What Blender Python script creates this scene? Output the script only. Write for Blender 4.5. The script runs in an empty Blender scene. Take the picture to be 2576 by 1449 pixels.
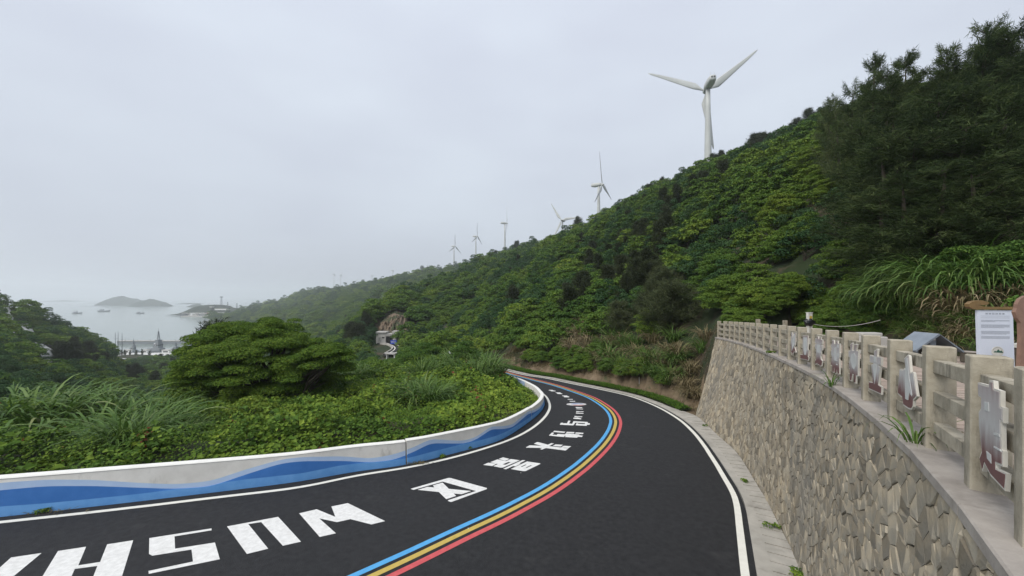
import bpy, math, random
import numpy as np
from mathutils import Vector, Matrix
from mathutils.geometry import tessellate_polygon

random.seed(11)
rng = np.random.default_rng(11)
SC = bpy.context.scene
COL = SC.collection

# ------------------------------------------------------------------ camera
F, CX, HY, CZ = 930.2, 1288.0, 745.0, 55.0      # focal length and horizon in a 2576 px wide frame; eye height above the sea
cam = bpy.data.cameras.new('camera')
cam.sensor_width = 36.0
cam.lens = 36.0 * F / 2576.0
cam.shift_y = (HY - 724.5) / 2576.0
cam.clip_start, cam.clip_end = 0.1, 30000
cam_ob = bpy.data.objects.new('camera', cam)
cam_ob.location = (0, 0, CZ)
cam_ob.rotation_euler = (math.radians(90), 0, 0)
COL.objects.link(cam_ob)
SC.camera = cam_ob

# ------------------------------------------------------------------ sky, sun, exposure
SUN_EL, SUN_AZ = math.radians(48), math.radians(-130)     # high, veiled by cloud, to the left and a little behind
w = bpy.data.worlds.new('World'); SC.world = w; w.use_nodes = True
nt = w.node_tree; nt.nodes.clear()
def N(tree, typ, **kw):
    n = tree.nodes.new(typ)
    for k, v in kw.items():
        if k.startswith('i_'):
            n.inputs[k[2:]].default_value = v
        else:
            setattr(n, k, v)
    return n
sky = N(nt, 'ShaderNodeTexSky', sky_type='NISHITA', sun_disc=False, sun_elevation=SUN_EL, sun_rotation=SUN_AZ,
        altitude=60, air_density=1.0, dust_density=2.0, ozone_density=1.0)
tc = N(nt, 'ShaderNodeTexCoord')
mp = N(nt, 'ShaderNodeMapping'); mp.inputs['Scale'].default_value = (1.0, 1.0, 2.6)
nz = N(nt, 'ShaderNodeTexNoise', i_Scale=1.7, i_Detail=3.0, i_Roughness=0.5)
rp = N(nt, 'ShaderNodeValToRGB')
rp.color_ramp.elements[0].position = 0.30; rp.color_ramp.elements[0].color = (4.22, 4.50, 5.2, 1)
rp.color_ramp.elements[1].position = 0.72; rp.color_ramp.elements[1].color = (5.0, 5.44, 6.05, 1)
mx = N(nt, 'ShaderNodeMix', data_type='RGBA'); mx.inputs['Factor'].default_value = 0.94    # cloud deck over the clear sky
bg = N(nt, 'ShaderNodeBackground', i_Strength=0.088)
wo = N(nt, 'ShaderNodeOutputWorld')
L = nt.links.new
L(tc.outputs['Generated'], mp.inputs['Vector']); L(mp.outputs['Vector'], nz.inputs['Vector'])
L(nz.outputs['Fac'], rp.inputs['Fac']); L(sky.outputs['Color'], mx.inputs['A']); L(rp.outputs['Color'], mx.inputs['B'])
sx_ = N(nt, 'ShaderNodeSeparateXYZ'); L(tc.outputs['Generated'], sx_.inputs[0])
mrz = N(nt, 'ShaderNodeMapRange'); mrz.inputs[1].default_value = 0.0; mrz.inputs[2].default_value = 0.7; mrz.inputs[3].default_value = 0.80; mrz.inputs[4].default_value = 1.08
L(sx_.outputs['Z'], mrz.inputs[0]); ml = N(nt, 'ShaderNodeMix', data_type='RGBA', blend_type='MULTIPLY'); ml.inputs['Factor'].default_value = 1.0
L(mx.outputs['Result'], ml.inputs['A']); L(mrz.outputs[0], ml.inputs['B']); L(ml.outputs['Result'], bg.inputs['Color']); L(bg.outputs['Background'], wo.inputs['Surface'])

sd = bpy.data.lights.new('sun', 'SUN'); sd.energy = 1.5; sd.angle = math.radians(35); sd.color = (1.0, 0.965, 0.91)
so = bpy.data.objects.new('sun', sd); COL.objects.link(so)
sdir = Vector((math.sin(SUN_AZ) * math.cos(SUN_EL), math.cos(SUN_AZ) * math.cos(SUN_EL), math.sin(SUN_EL)))
so.rotation_euler = sdir.to_track_quat('Z', 'Y').to_euler(); so.location = (-80, -60, 170)

vs = SC.view_settings
SC.display_settings.display_device = 'sRGB'
vs.view_transform = 'Standard'; vs.look = 'None'; vs.gamma = 1.0; vs.use_curve_mapping = False
vs.exposure = 0.84
cy = SC.cycles
cy.max_bounces = 6; cy.diffuse_bounces = 2; cy.glossy_bounces = 2; cy.transmission_bounces = 3; cy.transparent_max_bounces = 6
cy.volume_bounces = 2; cy.use_denoising = True; cy.sample_clamp_indirect = 4.0
cy.caustics_reflective = False; cy.caustics_refractive = False

# ------------------------------------------------------------------ helpers
def mk(name, V, Fc, mat=None, parent=None, smooth=False, lc=None, midx=None, loc=None, link=True):
    me = bpy.data.meshes.new(name)
    V = np.asarray(V, dtype=np.float32).reshape(-1, 3)
    if isinstance(Fc, np.ndarray):
        k = Fc.shape[1]; lt = np.full(len(Fc), k, dtype=np.int32); idx = Fc.astype(np.int32).ravel()
    else:
        lt = np.array([len(f) for f in Fc], dtype=np.int32); idx = np.array([i for f in Fc for i in f], dtype=np.int32)
    ls = np.concatenate([[0], np.cumsum(lt)[:-1]]).astype(np.int32)
    me.vertices.add(len(V)); me.vertices.foreach_set('co', V.ravel())
    me.loops.add(len(idx)); me.loops.foreach_set('vertex_index', idx)
    me.polygons.add(len(lt)); me.polygons.foreach_set('loop_start', ls)
    me.polygons.foreach_set('use_smooth', np.full(len(lt), bool(smooth)))
    for m in (mat if isinstance(mat, (list, tuple)) else [mat]):
        if m is not None: me.materials.append(m)
    if midx is not None: me.polygons.foreach_set('material_index', np.asarray(midx, dtype=np.int32))
    if lc is not None:
        a = me.attributes.new('lc', 'FLOAT', 'FACE'); a.data.foreach_set('value', np.asarray(lc, dtype=np.float32))
    me.update(calc_edges=True)
    return obj(name, me, parent, loc) if link else me

def obj(name, me, parent=None, loc=None):
    o = bpy.data.objects.new(name, me); COL.objects.link(o)
    if parent is not None: o.parent = parent
    if loc is not None: o.location = loc
    return o

def thing(name, label, cat, loc=(0, 0, 0), rotz=0.0, group=None):
    o = bpy.data.objects.new(name, None); COL.objects.link(o)
    o.location = loc; o.rotation_euler = (0, 0, rotz); o.empty_display_size = 0.2
    return tag(o, label, cat, group)
def tag(o, label, cat, group=None, kind=None):
    o['label'] = label; o['category'] = cat
    if group: o['group'] = group
    if kind: o['kind'] = kind
    return o
def struct(o):
    o['kind'] = 'structure'; return o
def stuff(o, label=None, cat=None):
    o['kind'] = 'stuff'
    if label: o['label'] = label; o['category'] = cat
    return o

class MB:
    """collects shapes into one mesh"""
    def __init__(s): s.v = []; s.f = []; s.n = 0; s.m = []
    def add(s, V, Fc, m=0):
        V = np.asarray(V, dtype=float).reshape(-1, 3)
        s.v.append(V); s.f += [tuple(int(i) + s.n for i in f) for f in Fc]; s.m += [m] * len(Fc); s.n += len(V); return s
    def box(s, c, d, rot=0.0, m=0, bev=0.0):
        x, y, z = d[0] / 2, d[1] / 2, d[2] / 2
        if bev <= 0:
            P = np.array([[sx * x, sy * y, sz * z] for sz in (-1, 1) for sx, sy in ((-1, -1), (1, -1), (1, 1), (-1, 1))])
            Fc = [(3, 2, 1, 0), (4, 5, 6, 7), (0, 1, 5, 4), (1, 2, 6, 5), (2, 3, 7, 6), (3, 0, 4, 7)]
        else:
            b = min(bev, x * .9, y * .9, z * .9); rings = []
            for zz, k in ((-z, b), (-z + b, 0), (z - b, 0), (z, b)):
                X, Y = x - k, y - k; c2 = b if k == 0 else b * 0.5
                rings.append([[X, Y - c2, zz], [X - c2, Y, zz], [-X + c2, Y, zz], [-X, Y - c2, zz], [-X, -Y + c2, zz], [-X + c2, -Y, zz], [X - c2, -Y, zz], [X, -Y + c2, zz]])
            P = np.array(rings).reshape(-1, 3); Fc = []
            for r in range(3):
                for i in range(8):
                    j = (i + 1) % 8; Fc.append((r * 8 + i, r * 8 + j, r * 8 + 8 + j, r * 8 + 8 + i))
            Fc.append(tuple(range(7, -1, -1))); Fc.append(tuple(range(24, 32)))
        ca, sa = math.cos(rot), math.sin(rot)
        R = np.array([[ca, -sa, 0], [sa, ca, 0], [0, 0, 1]])
        return s.add(P @ R.T + np.array(c), Fc, m)
    def tube(s, pts, rad, k=6, m=0, cap=True):
        pts = np.asarray(pts, dtype=float); n = len(pts)
        rad = np.full(n, rad) if np.isscalar(rad) else np.asarray(rad, dtype=float)
        T = np.gradient(pts, axis=0); T /= np.linalg.norm(T, axis=1)[:, None] + 1e-9
        P = []
        for i in range(n):
            a = np.array([0, 0, 1.0]) if abs(T[i][2]) < 0.9 else np.array([1.0, 0, 0])
            u = np.cross(a, T[i]); u /= np.linalg.norm(u); v = np.cross(T[i], u)
            for j in range(k):
                t = 2 * math.pi * j / k; P.append(pts[i] + rad[i] * (math.cos(t) * u + math.sin(t) * v))
        Fc = []
        for i in range(n - 1):
            for j in range(k):
                j2 = (j + 1) % k; Fc.append((i * k + j, i * k + j2, (i + 1) * k + j2, (i + 1) * k + j))
        if cap: Fc.append(tuple(range(k - 1, -1, -1))); Fc.append(tuple(range((n - 1) * k, n * k)))
        return s.add(P, Fc, m)
    def lathe(s, prof, k=16, c=(0, 0, 0), m=0):
        P = [(c[0] + r * math.cos(2 * math.pi * j / k), c[1] + r * math.sin(2 * math.pi * j / k), c[2] + z) for r, z in prof for j in range(k)]
        Fc = []
        for i in range(len(prof) - 1):
            for j in range(k):
                j2 = (j + 1) % k; Fc.append((i * k + j, i * k + j2, (i + 1) * k + j2, (i + 1) * k + j))
        Fc.append(tuple(range(k - 1, -1, -1))); Fc.append(tuple(range((len(prof) - 1) * k, len(prof) * k)))
        return s.add(P, Fc, m)
    def prism(s, poly, d0, d1, fr, m=0):
        """2D polygon extruded between depths d0..d1 in frame fr = (origin, ex, ey, en)"""
        o, ex, ey, en = [np.asarray(a, dtype=float) for a in fr]
        A = [o + p[0] * ex + p[1] * ey + d0 * en for p in poly]; B = [o + p[0] * ex + p[1] * ey + d1 * en for p in poly]
        n = len(poly); tri = tessellate_polygon([[Vector((p[0], p[1], 0)) for p in poly]])
        Fc = [tuple(t) for t in tri] + [tuple(i + n for i in reversed(t)) for t in tri]
        Fc += [(i, (i + 1) % n, n + (i + 1) % n, n + i) for i in range(n)]
        return s.add(A + B, Fc, m)
    def build(s, name, mat, parent=None, smooth=False, loc=None, lc=None, link=True):
        V = np.concatenate(s.v)
        return mk(name, V, s.f, mat, parent, smooth, lc=lc, midx=s.m if isinstance(mat, (list, tuple)) else None, loc=loc, link=link)

def pt(x, y, D): return np.array([(x - CX) / F * D, D, CZ - (y - HY) / F * D])
R0, RY, RX = 5.4, 0.07, 0.02
def zroad(X, Y): return CZ - (R0 + RY * Y + RX * X)
def gp(x, y, h=0.0):
    u, ww = (x - CX) / F, (y - HY) / F
    D = (R0 - h) / (ww - RY - RX * u); X = u * D
    return np.array([X, D, zroad(X, D) + h])
S2V = 2576.0 / 4032.0
def spline(P, n=24):
    P = np.asarray(P, dtype=float); Q = np.vstack([2 * P[0] - P[1], P, 2 * P[-1] - P[-2]]); out = []
    for i in range(1, len(Q) - 2):
        p0, p1, p2, p3 = Q[i - 1], Q[i], Q[i + 1], Q[i + 2]
        for t in np.linspace(0, 1, n, endpoint=False):
            out.append(0.5 * ((2 * p1) + (-p0 + p2) * t + (2 * p0 - 5 * p1 + 4 * p2 - p3) * t * t + (-p0 + 3 * p1 - 3 * p2 + p3) * t ** 3))
    out.append(P[-1]); return np.array(out)
def resample(P, step):
    P = np.asarray(P); d = np.concatenate([[0], np.cumsum(np.linalg.norm(np.diff(P[:, :2], axis=0), axis=1))])
    n = max(2, int(round(d[-1] / step)) + 1); s = np.linspace(0, d[-1], n)
    return np.stack([np.interp(s, d, P[:, i]) for i in range(P.shape[1])], 1), s
def smooth_curve(P, it=3):
    P = P.copy()
    for _ in range(it):
        P[1:-1] = 0.25 * P[:-2] + 0.5 * P[1:-1] + 0.25 * P[2:]
    return P
def lnorm(P):
    T = np.gradient(P[:, :2], axis=0); T /= np.linalg.norm(T, axis=1)[:, None] + 1e-9
    return np.stack([-T[:, 1], T[:, 0]], 1)
def offs(P, d):
    n = lnorm(P); Q = P[:, :2] + n * (d[:, None] if isinstance(d, np.ndarray) else d)
    return Q
def onroad(Q, lift): return np.stack([Q[:, 0], Q[:, 1], zroad(Q[:, 0], Q[:, 1]) + lift], 1)
def strip(A, B):
    n = len(A); V = np.vstack([A, B]); i = np.arange(n - 1)
    return V, np.stack([i + n, i + n + 1, i + 1, i], 1)
def vnoise(x, y, seed=0, oct=4):
    """smooth value noise in [-1, 1]"""
    x = np.asarray(x, dtype=float); y = np.asarray(y, dtype=float); tot = np.zeros(np.broadcast(x, y).shape); amp = 1.0; s = 0
    for o in range(oct):
        xi, yi = np.floor(x), np.floor(y); fx, fy = x - xi, y - yi
        fx = fx * fx * (3 - 2 * fx); fy = fy * fy * (3 - 2 * fy)
        def h(a, b):
            v = np.sin(a * 127.1 + b * 311.7 + seed * 74.7 + o * 19.3) * 43758.5453
            return (v - np.floor(v)) * 2 - 1
        tot += amp * ((h(xi, yi) * (1 - fx) + h(xi + 1, yi) * fx) * (1 - fy) + (h(xi, yi + 1) * (1 - fx) + h(xi + 1, yi + 1) * fx) * fy)
        s += amp; amp *= 0.5; x, y = x * 2.03 + 5.2, y * 2.03 + 1.7
    return tot / s

# ------------------------------------------------------------------ materials
def new_mat(name):
    m = bpy.data.materials.new(name); m.use_nodes = True; t = m.node_tree; t.nodes.clear()
    return m, t, N(t, 'ShaderNodeOutputMaterial')
def noise_mat(name, c1, c2, scale=4.0, rough=0.85, bump=0.0, bscale=None, detail=6.0, c3=None, s3=0.7, f3=(0.55, 0.75), spec=0.3, metal=0.0, streak=None, coord='Object', lo=0.32, hi=0.68, attr=False):
    """two blended tones, an optional third tone in patches (stains), fine bump"""
    m, t, out = new_mat(name); l = t.links.new
    co = N(t, 'ShaderNodeTexCoord'); n1 = N(t, 'ShaderNodeTexNoise', i_Scale=scale, i_Detail=detail, i_Roughness=0.6)
    l(co.outputs[coord], n1.inputs['Vector'])
    r1 = N(t, 'ShaderNodeMapRange', i_1=lo, i_2=hi) if False else N(t, 'ShaderNodeMapRange')
    r1.inputs[1].default_value = lo; r1.inputs[2].default_value = hi
    l(n1.outputs['Fac'], r1.inputs[0])
    a = N(t, 'ShaderNodeMix', data_type='RGBA'); a.inputs['A'].default_value = (*c1, 1); a.inputs['B'].default_value = (*c2, 1)
    l(r1.outputs[0], a.inputs['Factor']); colr = a.outputs['Result']
    if attr:
        at = N(t, 'ShaderNodeAttribute', attribute_name='lc'); hs = N(t, 'ShaderNodeMapRange')
        hs.inputs[3].default_value = 0.5; hs.inputs[4].default_value = 1.5
        l(at.outputs['Fac'], hs.inputs[0]); mm = N(t, 'ShaderNodeMix', data_type='RGBA', blend_type='MULTIPLY'); mm.inputs['Factor'].default_value = 1
        l(colr, mm.inputs['A']); l(hs.outputs[0], mm.inputs['B']); colr = mm.outputs['Result']
    if c3 is not None:
        n3 = N(t, 'ShaderNodeTexNoise', i_Scale=s3, i_Detail=5.0, i_Roughness=0.65)
        if streak:
            mpp = N(t, 'ShaderNodeMapping'); mpp.inputs['Scale'].default_value = streak
            l(co.outputs[coord], mpp.inputs['Vector']); l(mpp.outputs['Vector'], n3.inputs['Vector'])
        else: l(co.outputs[coord], n3.inputs['Vector'])
        r3 = N(t, 'ShaderNodeMapRange'); r3.inputs[1].default_value = f3[0]; r3.inputs[2].default_value = f3[1]
        l(n3.outputs['Fac'], r3.inputs[0])
        b = N(t, 'ShaderNodeMix', data_type='RGBA'); l(colr, b.inputs['A']); b.inputs['B'].default_value = (*c3, 1); l(r3.outputs[0], b.inputs['Factor'])
        colr = b.outputs['Result']
    p = N(t, 'ShaderNodeBsdfPrincipled', i_Roughness=rough, i_Metallic=metal); p.inputs['Specular IOR Level'].default_value = spec
    l(colr, p.inputs['Base Color'])
    if bump:
        nb = N(t, 'ShaderNodeTexNoise', i_Scale=bscale or scale * 6, i_Detail=4.0); l(co.outputs[coord], nb.inputs['Vector'])
        bp = N(t, 'ShaderNodeBump', i_Strength=bump, i_Distance=0.02); l(nb.outputs['Fac'], bp.inputs['Height']); l(bp.outputs['Normal'], p.inputs['Normal'])
    l(p.outputs['BSDF'], out.inputs['Surface']); return m
def plain(name, c, rough=0.6, metal=0.0, spec=0.4):
    m, t, out = new_mat(name); p = N(t, 'ShaderNodeBsdfPrincipled', i_Roughness=rough, i_Metallic=metal)
    n1 = N(t, 'ShaderNodeTexNoise', i_Scale=3.0, i_Detail=5.0); a = N(t, 'ShaderNodeMix', data_type='RGBA')
    a.inputs['A'].default_value = (*[v * 0.86 for v in c], 1); a.inputs['B'].default_value = (*[min(1, v * 1.1) for v in c], 1)
    co = N(t, 'ShaderNodeTexCoord'); t.links.new(co.outputs['Object'], n1.inputs['Vector'])
    t.links.new(n1.outputs['Fac'], a.inputs['Factor']); t.links.new(a.outputs['Result'], p.inputs['Base Color'])
    p.inputs['Specular IOR Level'].default_value = spec
    t.links.new(p.outputs['BSDF'], out.inputs['Surface']); return m
def leaf_mat(name, stops, trans=0.3, rough=0.6, inst=0.5, spec=0.08, zone=0.0):
    """leaf colour from the per-leaf value 'lc', shifted by a per-plant random value and by the patch the plant stands in"""
    m, t, out = new_mat(name); l = t.links.new
    at = N(t, 'ShaderNodeAttribute', attribute_name='lc'); oi = N(t, 'ShaderNodeObjectInfo')
    ma = N(t, 'ShaderNodeMath', operation='MULTIPLY_ADD'); l(oi.outputs['Random'], ma.inputs[0]); ma.inputs[1].default_value = inst; l(at.outputs['Fac'], ma.inputs[2]); s = ma.outputs[0]
    if zone > 0:
        nz_ = N(t, 'ShaderNodeTexNoise', i_Scale=0.07, i_Detail=3.0); l(oi.outputs['Location'], nz_.inputs['Vector'])
        mr = N(t, 'ShaderNodeMapRange'); mr.inputs[1].default_value = 0.32; mr.inputs[2].default_value = 0.68; l(nz_.outputs['Fac'], mr.inputs[0])
        mz = N(t, 'ShaderNodeMath', operation='MULTIPLY_ADD'); l(mr.outputs[0], mz.inputs[0]); mz.inputs[1].default_value = zone; l(s, mz.inputs[2]); s = mz.outputs[0]
    dv = N(t, 'ShaderNodeMath', operation='DIVIDE'); l(s, dv.inputs[0]); dv.inputs[1].default_value = 1 + inst + zone
    r = N(t, 'ShaderNodeValToRGB'); e = r.color_ramp.elements
    e[0].position, e[0].color = stops[0][0], (*stops[0][1], 1); e[1].position, e[1].color = stops[-1][0], (*stops[-1][1], 1)
    for p_, c_ in stops[1:-1]:
        q = e.new(p_); q.color = (*c_, 1)
    l(dv.outputs[0], r.inputs['Fac'])
    p = N(t, 'ShaderNodeBsdfPrincipled', i_Roughness=rough); p.inputs['Specular IOR Level'].default_value = spec
    l(r.outputs['Color'], p.inputs['Base Color'])
    if trans > 0:
        tr = N(t, 'ShaderNodeBsdfTranslucent'); l(r.outputs['Color'], tr.inputs['Color'])
        ms = N(t, 'ShaderNodeMixShader'); ms.inputs[0].default_value = trans
        l(p.outputs['BSDF'], ms.inputs[1]); l(tr.outputs['BSDF'], ms.inputs[2]); l(ms.outputs[0], out.inputs['Surface'])
    else: l(p.outputs['BSDF'], out.inputs['Surface'])
    return m
M = {}
M['asphalt'] = noise_mat('asphalt', (0.0135, 0.0137, 0.0145), (0.029, 0.029, 0.0305), 7.0, 0.8, 0.8, 60, detail=15, c3=(0.055, 0.054, 0.0525), s3=1.1, f3=(0.60, 1.0), spec=0.3, lo=.30, hi=.74)
M['asphalt_far'] = M['asphalt']
M['paint'] = noise_mat('road_paint', (0.78, 0.77, 0.74), (0.62, 0.61, 0.58), 9, 0.6, 0.25, 120, c3=(0.45, 0.45, 0.44), s3=26, f3=(0.63, 0.85))
M['line'] = noise_mat('edge_line_paint', (0.80, 0.78, 0.70), (0.72, 0.70, 0.62), 5, 0.6, 0.2, 120, c3=(0.4, 0.39, 0.36), s3=14, f3=(0.7, 0.9))
M['blue_line'] = noise_mat('blue_line_paint', (0.075, 0.32, 0.62), (0.10, 0.38, 0.68), 8, 0.6, 0.2, 120, c3=(0.03, 0.1, 0.2), s3=30, f3=(0.66, 0.9))
M['yellow_line'] = noise_mat('yellow_line_paint', (0.47, 0.34, 0.07), (0.55, 0.40, 0.10), 8, 0.6, 0.2, 120, c3=(0.14, 0.11, 0.05), s3=30, f3=(0.64, 0.9))
M['red_line'] = noise_mat('red_line_paint', (0.52, 0.075, 0.085), (0.60, 0.11, 0.11), 8, 0.6, 0.2, 120, c3=(0.16, 0.04, 0.04), s3=30, f3=(0.66, 0.9))
M['b_white'] = noise_mat('barrier_white', (0.80, 0.78, 0.73), (0.68, 0.66, 0.61), 2.2, 0.75, 0.2, 60, c3=(0.27, 0.26, 0.23), s3=1.6, f3=(0.60, 0.86), streak=(1.2, 1.2, 0.35))
M['b_cap'] = noise_mat('barrier_cap', (0.82, 0.81, 0.76), (0.72, 0.70, 0.65), 3, 0.75, 0.15, 60, c3=(0.4, 0.38, 0.34), s3=4, f3=(0.68, 0.9))
M['b_pale'] = noise_mat('barrier_pale_blue', (0.40, 0.54, 0.76), (0.47, 0.60, 0.80), 2.5, 0.7, 0.15, 60)
M['b_deep'] = noise_mat('barrier_deep_blue', (0.042, 0.165, 0.47), (0.06, 0.20, 0.53), 2.0, 0.65, 0.15, 60, c3=(0.08, 0.17, 0.36), s3=3, f3=(0.66, 0.9))
M['b_mid'] = noise_mat('barrier_mid_blue', (0.11, 0.31, 0.66), (0.16, 0.38, 0.73), 2.5, 0.7, 0.15, 60, c3=(0.05, 0.07, 0.10), s3=5, f3=(0.66, 0.86))
M['concrete'] = noise_mat('fence_concrete', (0.44, 0.395, 0.31), (0.27, 0.24, 0.18), 4.0, 0.9, 0.25, 90, detail=12, c3=(0.105, 0.095, 0.072), s3=3.2, f3=(0.50, 0.74), streak=(2.5, 2.5, 0.6), lo=.36, hi=.64)
M['coping'] = noise_mat('coping_concrete', (0.42, 0.38, 0.335), (0.28, 0.25, 0.22), 3.0, 0.9, 0.25, 40, c3=(0.16, 0.14, 0.12), s3=1.6, f3=(0.55, 0.8))
M['gutter'] = noise_mat('gutter_concrete', (0.44, 0.41, 0.36), (0.33, 0.31, 0.27), 2.0, 0.9, 0.25, 40, c3=(0.2, 0.185, 0.16), s3=1.2, f3=(0.55, 0.8))
M['mortar'] = noise_mat('mortar', (0.13, 0.12, 0.10), (0.075, 0.07, 0.06), 5, 0.95, 0.3, 40)
M['stone'] = noise_mat('wall_stone', (0.37, 0.305, 0.21), (0.275, 0.25, 0.20), 2.6, 0.9, 0.35, 36, detail=12, c3=(0.20, 0.19, 0.165), s3=0.6, f3=(0.5, 0.74), attr=True, streak=(0.8, 0.8, 0.22))
M['plank'] = noise_mat('deck_plank', (0.42, 0.33, 0.27), (0.31, 0.25, 0.205), 3.0, 0.85, 0.3, 30, c3=(0.2, 0.17, 0.145), s3=1.5, f3=(0.55, 0.8))
M['soil'] = noise_mat('soil', (0.085, 0.062, 0.04), (0.045, 0.038, 0.022), 0.6, 0.95, 0.5, 6, c3=(0.022, 0.034, 0.012), s3=0.25, f3=(0.40, 0.52))
M['bank'] = noise_mat('bank_soil', (0.21, 0.155, 0.10), (0.12, 0.09, 0.055), 1.6, 0.95, 0.7, 9, detail=10, c3=(0.05, 0.06, 0.025), s3=0.9, f3=(0.55, 0.7))
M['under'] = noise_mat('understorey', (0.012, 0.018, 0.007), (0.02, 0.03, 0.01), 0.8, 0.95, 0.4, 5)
M['turb'] = noise_mat('turbine_paint', (0.52, 0.53, 0.51), (0.45, 0.46, 0.44), 0.12, 0.45, c3=(0.36, 0.36, 0.33), s3=0.25, f3=(0.60, 0.85))
M['turb_dark'] = plain('nacelle_vent', (0.05, 0.05, 0.05))
M['bark'] = noise_mat('bark', (0.075, 0.06, 0.045), (0.04, 0.033, 0.026), 4, 0.95, 0.4, 20)
# ------------------------------------------------------------------ road curves (read off the road plane)
yel = [(936, 1449), (1040, 1401), (1140, 1352), (1250, 1301), (1320, 1265), (1362.7, 1242), (1412, 1211), (1462, 1174), (1499, 1141), (1526, 1112), (1541, 1089), (1548, 1070), (1549, 1059), (1544, 1044), (1533, 1030), (1516, 1017), (1491, 1002),
       (1466, 992), (1437, 982), (1410, 973), (1378, 964), (1345, 956)]
rgt = [(1890, 1560), (1875, 1449), (1861, 1330), (1849, 1251.5), (1819, 1197), (1791.8, 1152), (1759.5, 1105), (1729.8, 1073), (1697.5, 1048), (1648, 1020.9), (1586, 997.3), (1511.5, 980), (1437, 965), (1372.6, 951.4), (1320, 943.5)]
lft = [(0, 1314), (294.6, 1281.5), (589, 1246), (759, 1225.5), (894, 1196.8), (1028, 1175.7), (1162, 1145), (1277, 1108.7), (1334, 1080), (1368.7, 1051.4), (1383, 1026), (1379, 1006)]
bas = [(0, 1299), (294.6, 1266), (589, 1231), (759, 1209), (894, 1185), (1028, 1167), (1162, 1134), (1238.6, 1114), (1277, 1097), (1318, 1070), (1349.6, 1046), (1366, 1028), (1371, 1012)]
bast = [(1366, 985), (1353, 972), (1330, 960), (1303, 949), (1266, 940.5)]           # top of the far stretch, 0.6 m above the road
cur = {}
def curve(pts, pre=None, post=None, it=6):
    P = [p[:2] for p in pts]
    if pre is not None: P = pre + P
    if post is not None: P = P + post
    C, _ = resample(spline(np.array(P)), 0.25); return smooth_curve(C, it)
tail = lambda x, y: [np.array([x - 2.6, y + 4.5]), np.array([x - 5.2, y + 10.0]), np.array([x - 7.5, y + 17.0]), np.array([x - 9, y + 25.0])]
g = [gp(*p) for p in yel]; h0 = g[0][:2]; hd = (g[0] - g[1])[:2]; hd /= np.linalg.norm(hd)
C_yel = curve(g, [h0 + hd * 22 + np.array([-1.0, 0.5]), h0 + hd * 12, h0 + hd * 5], tail(*g[-1][:2]))
g = [gp(*p) for p in rgt]; C_rgt = curve(g, [np.array([1.2, 1.0]), np.array([3.0, 4.4])], tail(*g[-1][:2]))
g = [gp(*p) for p in bas] + [gp(*p, h=0.6) for p in bast]
hd = (g[0] - g[1])[:2]; hd /= np.linalg.norm(hd)
C_bas = curve(g, [g[0][:2] + hd * 16, g[0][:2] + hd * 8], tail(*g[-1][:2]))
g = [gp(*p) for p in lft]; hd = (g[0] - g[1])[:2]; hd /= np.linalg.norm(hd)
bfar = [gp(*p, h=0.6)[:2] + np.array([0.45, 0.1]) for p in bast[1:]]
C_lft = curve(g, [g[0][:2] + hd * 16, g[0][:2] + hd * 8], bfar + tail(*bfar[-1]))

# retaining wall, fence and terrace curves
fence_pts = [(-0.3, -1.6), (1.2, 0.2), (2.1, 1.2), (2.78, 2.0), (3.46, 2.83), (4.10, 3.70), (4.76, 4.69), (5.43, 5.75), (6.05, 6.77), (6.64, 7.83), (7.21, 8.93), (7.74, 10.04), (8.22, 11.05), (8.71, 12.1), (9.24, 13.25),
             (9.68, 14.3), (10.15, 15.4), (10.62, 16.55), (11.05, 17.6), (11.45, 18.7), (11.83, 19.75), (12.15, 20.75), (12.42, 21.75), (12.68, 22.86)]
C_fen = smooth_curve(resample(spline(np.array(fence_pts)), 0.1)[0], 20)
def zter(D): return CZ - (1.28 + 0.0547 * D)
wbase = [gp(2240, 1900), gp(2120, 1625), gp(2028, 1449), gp(1917, 1241), gp(1852.8, 1136), gp(1814, 1105), gp(1781.8, 1073), gp(1757, 1050)]
C_wb = curve(wbase, [np.array([1.9, 2.0])], None)

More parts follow.
